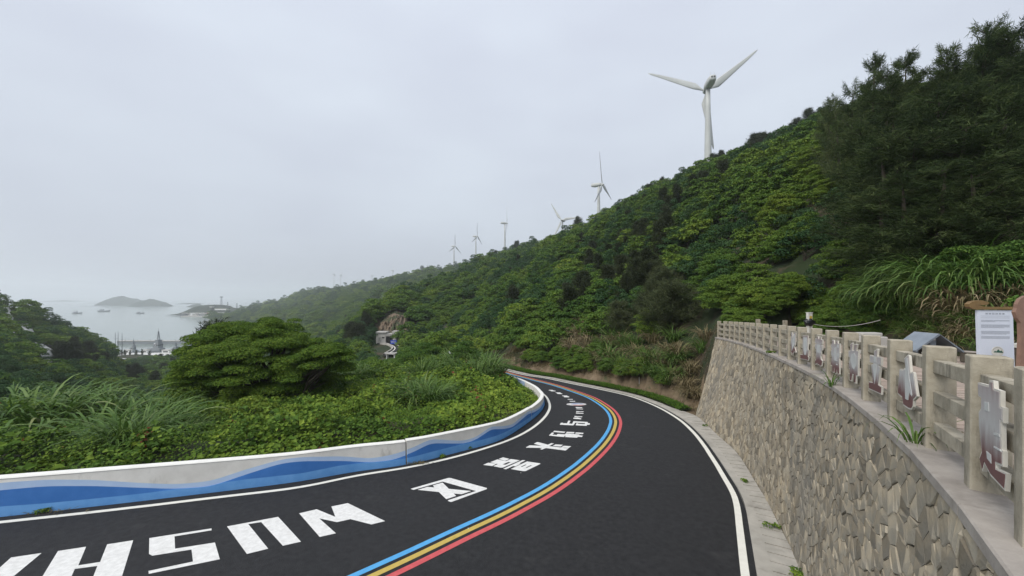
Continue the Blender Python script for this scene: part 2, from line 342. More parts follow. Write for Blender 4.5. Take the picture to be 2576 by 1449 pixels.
# ------------------------------------------------------------------ terrain: radial profiles (xv: [(distance, image height or ('z', metres from eye level))])
zz = lambda v: ('z', v)
TAB = {
    -900: [(14, zz(-5.5)), (24, zz(-5.8)), (60, zz(-9)), (150, zz(4)), (300, zz(-30)), (500, zz(-62))],
    -200: [(12, zz(-5.7)), (22, zz(-6.2)), (60, zz(-12)), (100, zz(-10)), (160, 757), (300, zz(-40)), (420, zz(-62))],
    0: [(11, zz(-5.9)), (19, zz(-6.3)), (30, zz(-10)), (60, zz(-16)), (100, zz(-15)), (170, 773), (300, zz(-46)), (380, zz(-62))],
    60: [(11, zz(-5.9)), (19, zz(-6.3)), (30, zz(-10)), (60, zz(-17)), (100, zz(-16)), (180, 798), (300, zz(-50)), (360, zz(-62))],
    130: [(11.5, zz(-6.0)), (19, zz(-6.4)), (30, zz(-10.5)), (60, zz(-20)), (110, zz(-20)), (190, 830), (300, zz(-58))],
    200: [(12, zz(-6.1)), (20, zz(-6.5)), (31, zz(-11)), (60, zz(-22)), (120, zz(-25)), (200, 858), (280, zz(-58))],
    262: [(12.3, zz(-6.1)), (20, zz(-6.6)), (32, zz(-11)), (60, zz(-23)), (130, zz(-29)), (205, 884), (240, zz(-52)), (300, zz(-53.5)), (330, zz(-53.5)), (345, zz(-58))],
    285: [(12.5, zz(-6.1)), (20, zz(-6.6)), (32, zz(-11)), (60, zz(-23)), (130, zz(-33)), (200, zz(-40)), (270, zz(-53)), (300, zz(-53.3)), (330, zz(-53.4)), (338, zz(-58))],
    370: [(13, zz(-6.2)), (21, zz(-6.7)), (33, zz(-11)), (60, zz(-24)), (130, zz(-35)), (250, zz(-52)), (300, zz(-53.3)), (330, zz(-53.4)), (338, zz(-58))],
    480: [(13.3, zz(-6.25)), (23, zz(-6.8)), (34, zz(-11)), (60, zz(-25)), (150, zz(-38)), (300, zz(-53)), (330, zz(-58))],
    580: [(13.6, zz(-6.3)), (26, zz(-7.0)), (36, zz(-11)), (60, zz(-25)), (200, zz(-46)), (400, zz(-56)), (620, zz(-56)), (780, 803), (950, 800), (1150, zz(-62))],
    700: [(13.8, zz(-6.35)), (28, zz(-7.0)), (38, zz(-11)), (60, zz(-24)), (200, zz(-42)), (450, zz(-50)), (700, 795), (1100, 770), (1350, zz(-62))],
    760: [(13.9, zz(-6.4)), (29, zz(-7.1)), (40, zz(-11)), (60, zz(-23)), (180, zz(-36)), (450, zz(-44)), (680, 785), (1150, 748), (1500, zz(-62))],
    840: [(14, zz(-6.4)), (30, zz(-7.1)), (42, zz(-11)), (60, zz(-20)), (120, zz(-20)), (180, zz(-28)), (420, zz(-38)), (640, 770), (860, 745), (1200, 737), (1500, zz(-30)), (1800, zz(-62))],
    900: [(14.4, zz(-6.45)), (31, zz(-7.1)), (44, zz(-11)), (70, zz(-17)), (112, zz(-18.6)), (135, zz(-18)), (155, 832), (230, zz(-30)), (400, zz(-25)), (620, 755), (850, 732), (1200, 740), (1800, zz(-62))],
    935: [(14.6, zz(-6.45)), (31, zz(-7.0)), (44, zz(-10.5)), (80, zz(-17)), (96, zz(-16.2)), (102, zz(-15.6)), (122, zz(-15.4)), (128, 850), (138, 800), (160, 786), (240, zz(-28)), (420, zz(-18)), (640, 745), (850, 724), (1300, 736), (2000, zz(-40))],
    1000: [(15, zz(-6.5)), (31, zz(-6.8)), (45, zz(-10.5)), (80, zz(-16.5)), (92, zz(-16)), (97, zz(-15.6)), (124, zz(-15.4)), (131, 845), (140, 790), (190, 748), (290, zz(-20)), (450, zz(-6)), (800, 707), (1200, 722), (2000, zz(-20))],
    1080: [(15.6, zz(-6.6)), (32, zz(-6.7)), (47, zz(-10)), (80, zz(-16)), (97, zz(-15.6)), (112, zz(-15)), (130, 830), (180, 765), (240, 716), (350, zz(-6)), (500, zz(14)), (780, 692), (1200, 705), (2000, zz(0))],
    1180: [(16.6, zz(-6.7)), (33, zz(-6.5)), (48, zz(-9)), (70, zz(-13)), (95, 880), (140, 790), (220, 715), (320, 690), (500, 696), (900, 676), (1400, 690), (2000, zz(20))],
    1240: [(17.5, zz(-6.8)), (33, zz(-6.5)), (50, zz(-9)), (62, 905), (100, 812), (170, 718), (290, 672), (620, 668), (900, 668), (1400, 690), (2000, zz(20))],
    1290: [(20, zz(-6.9)), (32, zz(-6.9)), (43, 944), (46, 905), (72, 812), (130, 722), (260, 658), (620, 662), (900, 665), (2000, zz(40))],
    1380: [(36, 968), (38, 925), (58, 815), (105, 715), (215, 634), (500, 640), (900, 660), (2000, zz(40))],
    1500: [(31.5, 986), (33.5, 940), (46, 825), (82, 690), (165, 588), (349, 592), (700, 620), (2000, zz(60))],
    1640: [(26.5, 1015), (28.2, 950), (37, 835), (62, 660), (130, 515), (300, 535), (600, 590), (2000, zz(60))],
    1757: [(23.8, 1043), (25.2, 960), (30, 850), (50, 660), (112, 466), (186, 478), (500, 580), (1500, zz(60))],
    1800: [(23.6, zz(-3.2)), (25.5, zz(-2.2)), (30, 800), (48, 640), (110, 448), (186, 462), (500, 580), (1500, zz(60))],
    1900: [(20.5, zz(-2.6)), (23, 815), (40, 610), (100, 412), (180, 415), (500, 580), (1500, zz(60))],
    2050: [(15.5, zz(-2.3)), (17.5, 815), (30, 600), (80, 360), (140, 350), (400, 520), (1500, zz(60))],
    2200: [(12.2, zz(-2.0)), (14, 830), (22, 660), (50, 400), (95, 280), (200, 350), (1500, zz(60))],
    2400: [(10.2, zz(-1.9)), (11.6, 845), (18, 660), (40, 390), (85, 240), (200, 330), (1500, zz(60))],
    2576: [(9.0, zz(-1.8)), (10.3, 860), (16, 680), (35, 400), (75, 230), (200, 330), (1500, zz(60))],
    3000: [(7.0, zz(-1.7)), (8.0, 870), (13, 680), (30, 400), (65, 230), (200, 330), (1500, zz(60))],
    3600: [(5.6, zz(-1.6)), (6.5, 860), (11, 660), (26, 380), (55, 220), (200, 330), (1500, zz(60))],
}
TX = np.array(sorted(TAB)); TP = []
for k in TX:
    d = np.array([p[0] for p in TAB[k]], float)
    z = np.array([p[1][1] if isinstance(p[1], tuple) else -(p[1] - HY) / F * p[0] for p in TAB[k]], float)
    TP.append((np.log(d), z))
def znat(X, D):
    X = np.asarray(X, float); D = np.asarray(D, float)
    xv = CX + F * X / D; ld = np.log(D)
    A = np.stack([np.interp(ld, a, b) for a, b in TP]); i = np.clip(np.searchsorted(TX, xv) - 1, 0, len(TX) - 2)
    t = np.clip((xv - TX[i]) / (TX[i + 1] - TX[i]), 0, 1); j = np.arange(len(xv)) if xv.ndim else None
    z = A[i, j] * (1 - t) + A[i + 1, j] * t
    amp = np.clip((D - 45) * 0.012, 0, 3.5)
    z = z + amp * vnoise(X / 26, D / 26, 3, 3) * (D < 1300)
    bank = np.clip(1 - np.abs(D - 22) / 12, 0, 1) * (xv < 1360)
    return CZ + z + bank * 0.35 * vnoise(X / 2.2, D / 2.2, 5, 3)
def near(P, Q):
    """index of nearest curve sample and distance, for points P (n,2)"""
    idx = np.empty(len(P), int); dd = np.empty(len(P))
    for a in range(0, len(P), 2000):
        d = np.linalg.norm(P[a:a + 2000, None, :] - Q[None], axis=2); idx[a:a + 2000] = d.argmin(1); dd[a:a + 2000] = d.min(1)
    return idx, dd
def side(P, Cv):
    """signed distance: positive on the left of the curve"""
    i, d = near(P, Cv[:, :2]); n = lnorm(Cv); return np.sign(((P - Cv[i, :2]) * n[i]).sum(1)) * d
def zground(X, D):
    X = np.atleast_1d(np.asarray(X, float)); D = np.atleast_1d(np.asarray(D, float))
    z = znat(X, D); P = np.stack([X, D], 1); nearm = (D < 70)
    if nearm.any():
        q = P[nearm]; sb = side(q, C_bas); sr = side(q, C_rgt); zn = z[nearm]; zr = zroad(q[:, 0], q[:, 1])
        road = (sb < 0.25) & (sr > -1.25)
        zn = np.where(road, zr - 0.25, zn)
        lb = (sb >= 0.25) & (sb < 4) & (sr > 0); zn = np.where(lb, np.maximum(zr + 0.10 + 0.12 * sb, np.minimum(zn, zr + 0.3 + 0.25 * sb)), zn)
        sf = side(q, C_fen); ter = (sf < -1.5) & (sf > -5.2) & (q[:, 1] < 23.2); zn = np.where(ter, zter(q[:, 1]) - 0.15, zn)
        cut = (sf >= -1.5) & (sr <= -1.25) & (q[:, 1] < 23.2); zn = np.where(cut, zr - 0.25, zn)
        rb = (sr <= -1.25) & (sf > -1.5) & (q[:, 1] >= 23.2); zn = np.where(rb & (sr > -2.0), zr + 0.1, zn)
        bk = (sf <= -5.0) & (q[:, 1] < 30); zn = np.where(bk, np.minimum(zn, zter(q[:, 1]) - 0.1 + 1.25 * (-sf - 5.0)), zn)
        z = z.copy(); z[nearm] = zn
    return z
xs = np.concatenate([np.arange(-900, 1240, 24.0), np.arange(1240, 2640, 14.0), np.arange(2640, 3601, 40.0)])
ds = np.concatenate([np.array([2.5, 4, 6, 8]), np.exp(np.linspace(math.log(9), math.log(2000), 210))])
GX, GD = np.meshgrid(xs, ds); XX = (GX - CX) / F * GD
ZG = zground(XX.ravel(), GD.ravel())
nx, nd = len(xs), len(ds); ii = np.arange(nx * nd).reshape(nd, nx)
Fq = np.stack([ii[:-1, :-1].ravel(), ii[:-1, 1:].ravel(), ii[1:, 1:].ravel(), ii[1:, :-1].ravel()], 1)
fcx, fcd = XX.ravel()[Fq].mean(1), GD.ravel()[Fq].mean(1); bm = np.zeros(len(Fq), int); nm_ = (fcd < 60) & (fcd > 20); qq = np.stack([fcx[nm_], fcd[nm_]], 1); sr_ = side(qq, C_rgt); bm[nm_] = (sr_ < -1.0) & (sr_ > -2.9 - .9 * vnoise(qq[:, 0], qq[:, 1], 13, 2)) & (side(qq, C_fen) > -1.5)
terr = struct(mk('terrain', np.stack([XX.ravel(), GD.ravel(), ZG], 1), Fq, [M['soil'], M['bank']], smooth=True, midx=bm))

def hit(x, y, d0=8.0, d1=1800.0):
    """where the sight line through image point (x, y) meets the terrain"""
    D = np.exp(np.linspace(math.log(d0), math.log(d1), 900)); X = (x - CX) / F * D
    zr = CZ - (y - HY) / F * D; zt = zground(X, D); k = np.nonzero(zt >= zr)[0]
    if len(k) == 0: return None
    d = D[k[0]]; return np.array([(x - CX) / F * d, d, zground([(x - CX) / F * d], [d])[0]])

# sea
sm, t, out = new_mat('sea_water'); l = t.links.new
p = N(t, 'ShaderNodeBsdfPrincipled', i_Roughness=0.16); p.inputs['Base Color'].default_value = (0.21, 0.25, 0.225, 1)
co = N(t, 'ShaderNodeTexCoord'); n1 = N(t, 'ShaderNodeTexNoise', i_Scale=0.12, i_Detail=5.0); l(co.outputs['Object'], n1.inputs['Vector'])
bp = N(t, 'ShaderNodeBump', i_Strength=0.10, i_Distance=1.0); l(n1.outputs['Fac'], bp.inputs['Height']); l(bp.outputs['Normal'], p.inputs['Normal']); l(p.outputs['BSDF'], out.inputs['Surface'])
S = 14000.0
struct(mk('sea', [(-S, -S, 0), (S, -S, 0), (S, S, 0), (-S, S, 0)], [(0, 1, 2, 3)], sm))

# ------------------------------------------------------------------ road
A = onroad(offs(C_bas, -0.05), 0.0)
ib, _ = near(A[:, :2], C_rgt); Bq = offs(C_rgt, -0.22)[ib]
road = struct(mk('road', *strip(onroad(resample(np.c_[A[:, :2], A[:, :2]], 0.25)[0][:, :2], 0.0) if False else A, onroad(Bq, 0.0)), M['asphalt']))
def paint(name, Cv, o, wd, mat, lift=0.004, s0=0, s1=None):
    Cv = Cv[s0:s1]; n = len(Cv)
    wob = 0.006 * vnoise(np.arange(n) * 0.35, np.zeros(n) + o, 9, 2)
    return mk(name, *strip(onroad(offs(Cv, o + wd / 2 + wob), lift), onroad(offs(Cv, o - wd / 2 + wob), lift)), mat, parent=road)
paint('edge_line', C_lft, 0, 0.155, M['line'])
paint('edge_line', C_rgt, 0, 0.17, M['line'])
paint('blue_line', C_yel, 0.265, 0.155, M['blue_line'])
paint('yellow_line', C_yel, 0, 0.15, M['yellow_line'])
paint('red_line', C_yel, -0.265, 0.155, M['red_line'])

GLY = [  # (origin x, origin y, scale, [loops]) in photograph pixels: the writing on the carriageway
    ('letter', 0, 1600, 2.1684, [[[(-140, 1500), (95, 1290), (355, 1252), (20, 1530), (-250, 1700), (-420, 1700)]]]),
    ('letter', 0, 1600, 2.1684, [[[(495, 1235), (735, 1198), (668, 1358), (855, 1328), (915, 1178), (1137, 1143), (1012, 1545), (760, 1545), (832, 1362), (638, 1388), (570, 1545), (305, 1545)]]]),
    ('letter', 0, 1600, 2.1684, [[[(1275, 1125), (1805, 1042), (1807, 1058), (1490, 1110), (1495, 1215), (1835, 1162), (1877, 1305), (1270, 1430), (1268, 1405), (1648, 1325), (1635, 1222), (1300, 1275), (1272, 1260)]]]),
    ('letter', 0, 1600, 2.1684, [[[(1938, 1025), (2375, 943), (2570, 1155), (2415, 1190), (2230, 988), (2120, 1005), (2290, 1215), (2108, 1260)]]]),
    ('letter', 1100, 1400, 1.6694, [[[(130, 1037), (245, 1010), (368, 1060), (342, 992), (450, 970), (695, 1088), (605, 1110), (468, 1075), (378, 1095), (262, 1070), (372, 1168), (265, 1192)]]]),
    ('character', 1600, 1860, 7.576, [[[(125, 490), (1250, 165), (1310, 165), (2400, 465), (2405, 495), (1350, 880), (1320, 880), (1240, 850), (1245, 830), (2075, 555), (1085, 275), (215, 520), (190, 515)]],
        [[(335, 520), (640, 430), (835, 450), (790, 385), (1080, 305), (1270, 490), (1940, 555), (1650, 650), (1410, 630), (1485, 700), (1190, 800), (970, 585)]]]),
    ('character', 1890, 1780, 9.908, [[[(725, 270), (900, 205), (1150, 265), (985, 345)]], [[(400, 395), (680, 285), (1010, 357), (1200, 270), (1555, 320), (890, 605), (800, 605), (520, 550), (700, 465), (640, 458)],
        [(880, 478), (1110, 385), (1205, 397), (990, 495)]], [[(125, 500), (320, 415), (640, 452), (480, 545)]], [[(905, 650), (1660, 310), (1775, 325), (1540, 440), (1585, 460), (1380, 555), (1290, 545), (1020, 670)]],
        [[(1200, 660), (1400, 565), (1840, 365), (2340, 440), (2360, 460), (1780, 740), (1680, 745)], [(1580, 575), (1770, 485), (1820, 490), (1640, 580)], [(1780, 605), (1975, 515), (2030, 520), (1830, 615)]]]),
    ('character', 2060, 1730, 11.709, [[[(125, 365), (300, 275), (840, 295), (490, 200), (640, 125), (690, 125), (1140, 245), (1300, 170), (1420, 190), (1200, 310), (2090, 415), (1960, 510), (1920, 510), (1050, 400), (870, 470), (765, 445), (890, 395), (140, 380)]],
        [[(1365, 305), (1490, 230), (1840, 250), (1720, 330)]], [[(1745, 372), (1870, 295), (2215, 315), (2100, 395)]]]),
    ('character', 2150, 1650, 12.88, [[[(355, 650), (415, 590), (985, 640), (920, 705)]], [[(145, 835), (300, 685), (415, 690), (330, 790), (530, 805), (600, 750), (950, 775), (1010, 725), (1700, 780), (1680, 820), (1875, 840), (1820, 910), (1625, 900),
        (1570, 945), (955, 910), (1005, 865), (950, 850), (905, 910), (560, 880)]], [[(1015, 710), (1050, 645), (1445, 660), (1405, 730)]], [[(1480, 735), (1510, 675), (1910, 700), (1870, 765)]]]),
    ('character', 2150, 1650, 12.88, [[[(700, 285), (750, 190), (860, 185), (860, 210), (1060, 215), (1130, 80), (1245, 85), (1170, 225), (1325, 240), (1395, 105), (2125, 150), (2105, 210), (2230, 215), (2215, 290), (2080, 290), (2060, 345), (1500, 315), (1540, 215),
        (1635, 220), (1640, 245), (1960, 260), (1985, 210), (1470, 185), (1420, 290), (1370, 320)]]]),
]
K5 = [[(1200, 1320), (1240, 1285), (1400, 1285), (1545, 1325), (1530, 1355), (1250, 1335)], [(1250, 1235), (1270, 1215), (1400, 1232), (1585, 1240), (1570, 1270), (1280, 1262)], [(1315, 1105), (1340, 1080), (1470, 1095), (1635, 1105), (1620, 1130), (1330, 1120)],
      [(1325, 1040), (1345, 1020), (1480, 1035), (1635, 1035), (1625, 1062), (1340, 1055)], [(1330, 940), (1350, 915), (1620, 930), (1610, 950)], [(1305, 870), (1330, 855), (1580, 865), (1575, 895), (1320, 890)], [(1055, 615), (1080, 605), (1295, 610), (1290, 635), (1090, 632)],
      [(975, 545), (1000, 530), (1195, 530), (1195, 550), (1010, 552)], [(750, 400), (765, 388), (965, 388), (970, 405), (1055, 435), (1040, 458), (830, 455), (850, 425)], [(485, 272), (500, 262), (690, 262), (690, 285), (775, 310), (765, 328), (565, 320), (570, 300)],
      [(200, 170), (225, 155), (390, 160), (385, 175), (500, 195), (490, 215), (300, 212), (290, 190)]]
GLY += [('road_mark', 2140, 1520, 10.35, [[k]]) for k in K5]
def flat(name, ox, oy, sc, shapes, mat, lift=0.004):
    V, Fc = [], []
    for loops in shapes:
        W = [[gp((ox + a / sc) * S2V, (oy + b / sc) * S2V, h=lift) for a, b in lp] for lp in loops]
        tri = tessellate_polygon([[Vector((q[0], q[1], 0)) for q in lp] for lp in W]); n0 = len(V)
        for lp in W: V += lp
        Fc += [tuple(i + n0 for i in tt) for tt in tri]
    return mk(name, V, Fc, mat, parent=road)
for nm, ox, oy, sc, sh in GLY: flat(nm, ox, oy, sc, sh, M['paint'])
ell = lambda cx, cy, rx, ry, a0=0, a1=360, n=28: [(cx + rx * math.cos(math.radians(a)), cy + ry * math.sin(math.radians(a))) for a in np.linspace(a0, a1, n, endpoint=(a1 - a0 < 360))]
M['emb_w'] = noise_mat('emblem_paint', (0.6, 0.58, 0.56), (0.5, 0.48, 0.47), 6, 0.7); M['emb_b'] = noise_mat('emblem_blue', (0.16, 0.2, 0.38), (0.2, 0.25, 0.42), 6, 0.7); M['emb_r'] = noise_mat('emblem_red', (0.45, 0.2, 0.2), (0.5, 0.26, 0.25), 6, 0.7)
flat('round_emblem', 2140, 1520, 10.35, [[ell(1340, 742, 410, 55)]], M['emb_w'], 0.004)
flat('emblem_arc', 2140, 1520, 10.35, [[ell(1370, 735, 250, 36, 180, 360) + [(1530, 732), (1480, 722), (1400, 722), (1300, 735)]]], M['emb_b'], 0.008)
flat('emblem_arc', 2140, 1520, 10.35, [[ell(1420, 770, 240, 28, 0, 180) + [(1300, 772), (1500, 775)]]], M['emb_r'], 0.008)

# ------------------------------------------------------------------ painted barrier
xb = np.array([-600, 0, 118, 236, 353, 442, 530, 619, 707, 759, 856, 932, 990, 1022, 1036, 1085, 1162, 1173, 1200, 1238, 1292, 1330, 1360, 1372])
f3 = np.array([.6, .87, .848, .725, .507, .354, .343, .62, .85, .86, .68, .42, .48, .60, .62, .89, .48, .45, .50, .89, .54, .82, .5, .6])
f2 = np.array([.45, .677, .674, .556, .37, .218, .17, .45, .71, .71, .50, .26, .25, .39, .42, .70, .35, .30, .38, .74, .36, .62, .3, .4])
f1 = np.array([.22, .25, .21, .20, .197, .218, .24, .29, .275, .26, .32, .28, .25, .25, .25, .30, .32, .30, .30, .30, .3, .3, .28, .28])
hx = np.array([-600, 0, 300, 700, 1028, 1238, 1318, 1372]); hh = np.array([1.05, 1.0, .97, .90, .84, .79, .66, .60])
BQ, sB = resample(C_bas, 0.12); nB = lnorm(BQ)
xvB = CX + F * BQ[:, 0] / BQ[:, 1]; k_ap = int(np.argmax(np.where(BQ[:, 1] < 30, xvB, -1e9)))      # the bend's outermost sample
s_ap = sB[k_ap]
order = np.where(np.arange(len(BQ)) <= k_ap, np.maximum.accumulate(xvB), 1372 + (sB - s_ap) * 18)
Hb = np.where(np.arange(len(BQ)) <= k_ap, np.interp(order, hx, hh), 0.60)
wv = lambda f: np.where(np.arange(len(BQ)) <= k_ap, np.interp(order, xb, f), np.interp(s_ap, [s_ap], [f[-1]]) + 0.17 * np.sin((sB - s_ap) * 1.6))
F1 = np.where(np.arange(len(BQ)) <= k_ap, np.interp(order, xb, f1), .28); F2 = np.maximum(smooth_curve(wv(f2)[:, None], 5)[:, 0], F1 * 0 + .16); F3 = np.maximum(smooth_curve(wv(f3)[:, None], 5)[:, 0], F2 + .09); F1 = np.minimum(F1, F2)
cuts = [0] + [int(np.argmin(np.abs(np.where(np.arange(len(BQ)) <= k_ap, order, 9e9) - c))) for c in (1025, 1338)] + [k_ap + int(5.5 / 0.12), len(BQ) - 1]
blab = ['long white road barrier painted with blue waves, the stretch running out at the lower left', 'white barrier with two blue wave crests between the two joints before the bend',
        'short curved white barrier with small blue waves at the tightest point of the bend', 'far white barrier seen from behind as it follows the road away']
for si in range(4):
    i0, i1 = cuts[si], cuts[si + 1]; sl = slice(i0, i1 + 1); P = BQ[sl].copy(); n_ = nB[sl]
    if si > 0: P[0] += (P[1] - P[0]) * 0.38
    m = len(P); base = onroad(P, -0.02); org = base[0].copy()
    root = thing('painted_barrier', blab[si], 'barrier', org, group='painted concrete barriers along the inside of the bend')
    H = Hb[sl] + (0.03 if si == 1 else 0.0)
    def lev(fr, out, add=0.0):
        Q = P + n_ * out; z = zroad(P[:, 0], P[:, 1])
        return np.stack([Q[:, 0], Q[:, 1], z + H * fr + add], 1) - org
    bt = 0.06                                     # batter of the road face
    rows = [lev(np.zeros(m), 0, -0.02), lev(F1[sl], 0 if False else bt * 0.3), lev(F2[sl], bt * 0.6), lev(F3[sl], bt * 0.8), lev(np.ones(m) * .94, bt)]
    for nm, a, b, mt in (('blue_base_band', 0, 1, 'b_mid'), ('deep_blue_wave', 1, 2, 'b_deep'), ('pale_wave_edge', 2, 3, 'b_pale'), ('white_face', 3, 4, 'b_white')):
        V, Fc = strip(rows[b], rows[a]); mk(nm, V, Fc, M[mt], parent=root)
    # cap with rounded edges, plus back and ends
    cp = [rows[4], lev(np.ones(m) * .97, bt - 0.015), lev(np.ones(m), bt + 0.015), lev(np.ones(m), 0.25), lev(np.ones(m) * .97, 0.28), lev(np.ones(m) * 0.94, 0.28)]
    V = np.vstack(cp); Fc = []
    for r in range(5):
        for i in range(m - 1): Fc.append((r * m + i, r * m + i + 1, (r + 1) * m + i + 1, (r + 1) * m + i))
    mk('cap', V, Fc, M['b_cap'], parent=root, smooth=False)
    V, Fc = strip(cp[5], lev(np.zeros(m), 0.28, -0.3)); mk('back_face', V, Fc[:, ::-1], M['b_white'] if si < 3 else M['b_pale'], parent=root)
    for e in (0, m - 1):
        ring = [r[e] for r in rows] + [c[e] for c in cp[1:]] + [lev(np.zeros(m), 0.28, -0.3)[e]]
        mk('end_face', ring, [tuple(range(len(ring)))], M['b_white'], parent=root)

# ------------------------------------------------------------------ gutter beside the right edge line
ga, _ = resample(C_rgt, 0.40)
go = offs(ga, -0.22); iw, dw = near(go, C_wb[:, :2])
gw = np.where(ga[:, 1] < 23, np.clip(dw - 0.03, 0.25, 1.35), 0.55); gw = smooth_curve(gw[:, None], 6)[:, 0]
ng = lnorm(ga); gut = None
inner, mid, outer = go - ng * 0.0, go - ng * (gw * 0.34)[:, None], go - ng * gw[:, None]
mb = MB(); base = onroad(inner, 0.045); V, Fc = strip(onroad(inner, 0.045), onroad(mid, 0.045)); mb.add(V, Fc)
V, Fc = strip(onroad(inner, -0.1), onroad(inner, 0.045)); mb.add(V, Fc)
V, Fc = strip(onroad(inner, -0.06), onroad(outer, -0.06)); mb.add(V, Fc)
gut = struct(mb.build('gutter', M['gutter']))
for i in range(len(ga) - 1):
    if ga[i, 1] > 42: break
    if ga[i, 1] < 1.5: continue
    q = [mid[i], mid[i + 1], outer[i + 1], outer[i]]; c = sum(q) / 4; t_ = (mid[i + 1] - mid[i]); t_ /= np.linalg.norm(t_); gap = 0.02
    q = [q[0] + t_ * gap, q[1] - t_ * gap, q[2] - t_ * gap, q[3] + t_ * gap]; zt = 0.045 + random.uniform(-0.006, 0.006)
    top = [(a[0], a[1], zroad(*a) + zt) for a in q]; bot = [(a[0], a[1], zroad(*a) - 0.06) for a in q]
    mk('gutter_slab', top + bot, [(3, 2, 1, 0), (0, 1, 5, 4), (1, 2, 6, 5), (2, 3, 7, 6), (3, 0, 4, 7)], M['gutter'], parent=gut)

# ------------------------------------------------------------------ retaining wall of rubble stones
edge = offs(C_fen, 0.10); E, sE = resample(edge, 0.25); zE = zter(E[:, 1])
keep = E[:, 1] > 0.0; E, zE = E[keep], zE[keep]; sE = np.concatenate([[0], np.cumsum(np.linalg.norm(np.diff(E, axis=0), axis=1))])
iB, _ = near(E, C_wb[:, :2]); Bw = smooth_curve(C_wb[iB, :2], 30)
dmin = 0.45; nE = lnorm(E); ofs = ((Bw - E) * nE).sum(1); ofs = np.maximum(ofs, 0.30); Bw = E + nE * ofs[:, None]
Bw[-1] = gp(1757, 1050)[:2]; Bw = smooth_curve(Bw, 4)
zB = zroad(Bw[:, 0], Bw[:, 1]) - 0.05; zT = zE - 0.09
def wallp(s, t, d):
    """point on the wall face: s along, t 0..1 up, d outwards"""
    s = np.asarray(s); f = lambda a: np.interp(s, sE, a)
    b = np.stack([f(Bw[:, 0]), f(Bw[:, 1]), f(zB)], -1); e = np.stack([f(E[:, 0]), f(E[:, 1]), f(zT)], -1); n = np.stack([f(nE[:, 0]), f(nE[:, 1]), 0 * s + 0.12], -1)
    return b * (1 - t)[..., None] + e * t[..., None] + n * np.asarray(d)[..., None]
wall = thing('retaining_wall', 'tall rubble stone retaining wall holding the terrace above the road', 'wall', (Bw[-1, 0], Bw[-1, 1], zB[-1]))
worg = np.array([Bw[-1, 0], Bw[-1, 1], zB[-1]])
ss, tt = np.meshgrid(np.linspace(0, sE[-1], 120), np.linspace(0, 1.0, 8), indexing='ij')
V = wallp(ss.ravel(), tt.ravel(), np.full(ss.size, -0.03)) - worg; ii = np.arange(ss.size).reshape(ss.shape)
mk('mortar_bed', V, np.stack([ii[:-1, :-1].ravel(), ii[:-1, 1:].ravel(), ii[1:, 1:].ravel(), ii[1:, :-1].ravel()], 1), M['mortar'], parent=wall)
# end return of the wall towards the bank
V = np.array([wallp(np.array([sE[-1]]), np.array([q]), np.array([-0.03]))[0] for q in (0, 1)]); V = np.vstack([V, V[::-1] + np.array([1.5, -0.1, 0])]) - worg
mk('end_return', V, [(0, 1, 2, 3)], M['mortar'], parent=wall)
Hm = 4.6; gs, gt = 0.17, 0.205; pts = []
for r, tv in enumerate(np.arange(0.0, Hm + 0.2, gt)):
    for sv in np.arange(0, sE[-1] + 0.2, gs):
        pts.append((sv + (r % 2) * gs / 2 + rng.normal(0, 0.06), tv + rng.normal(0, 0.065)))
pts = np.array(pts); pts = pts[rng.random(len(pts)) > 0.22]
def clip(poly, a, b, c):
    o = []
    for i in range(len(poly)):
        p, q = poly[i], poly[(i + 1) % len(poly)]; dp, dq = a * p[0] + b * p[1] - c, a * q[0] + b * q[1] - c
        if dp <= 0: o.append(p)
        if (dp < 0) != (dq < 0) and dp != dq: t_ = dp / (dp - dq); o.append((p[0] + t_ * (q[0] - p[0]), p[1] + t_ * (q[1] - p[1])))
    return o
stones = []
for p0 in pts:
    d = pts - p0; r2 = (d ** 2).sum(1); nb = np.argsort(r2)[1:15]
    poly = [(p0[0] - .5, p0[1] - .5), (p0[0] + .5, p0[1] - .5), (p0[0] + .5, p0[1] + .5), (p0[0] - .5, p0[1] + .5)]
    for j in nb:
        mx_, my_ = (p0 + pts[j]) / 2; a, b = d[j]; poly = clip(poly, a, b, a * mx_ + b * my_)
        if len(poly) < 3: break
    poly = clip(poly, 0, 1, Hm - 0.0) if len(poly) > 2 else poly
    poly = clip(poly, 0, -1, 0.0) if len(poly) > 2 else poly
    poly = clip(poly, 1, 0, sE[-1]) if len(poly) > 2 else poly
    poly = clip(poly, -1, 0, 0.0) if len(poly) > 2 else poly
    if len(poly) >= 3:
        q = np.array(poly); q = q[np.r_[True, np.linalg.norm(np.diff(q, axis=0), axis=1) > 0.02]]
        if len(q) >= 3: stones.append(q)
geo = []
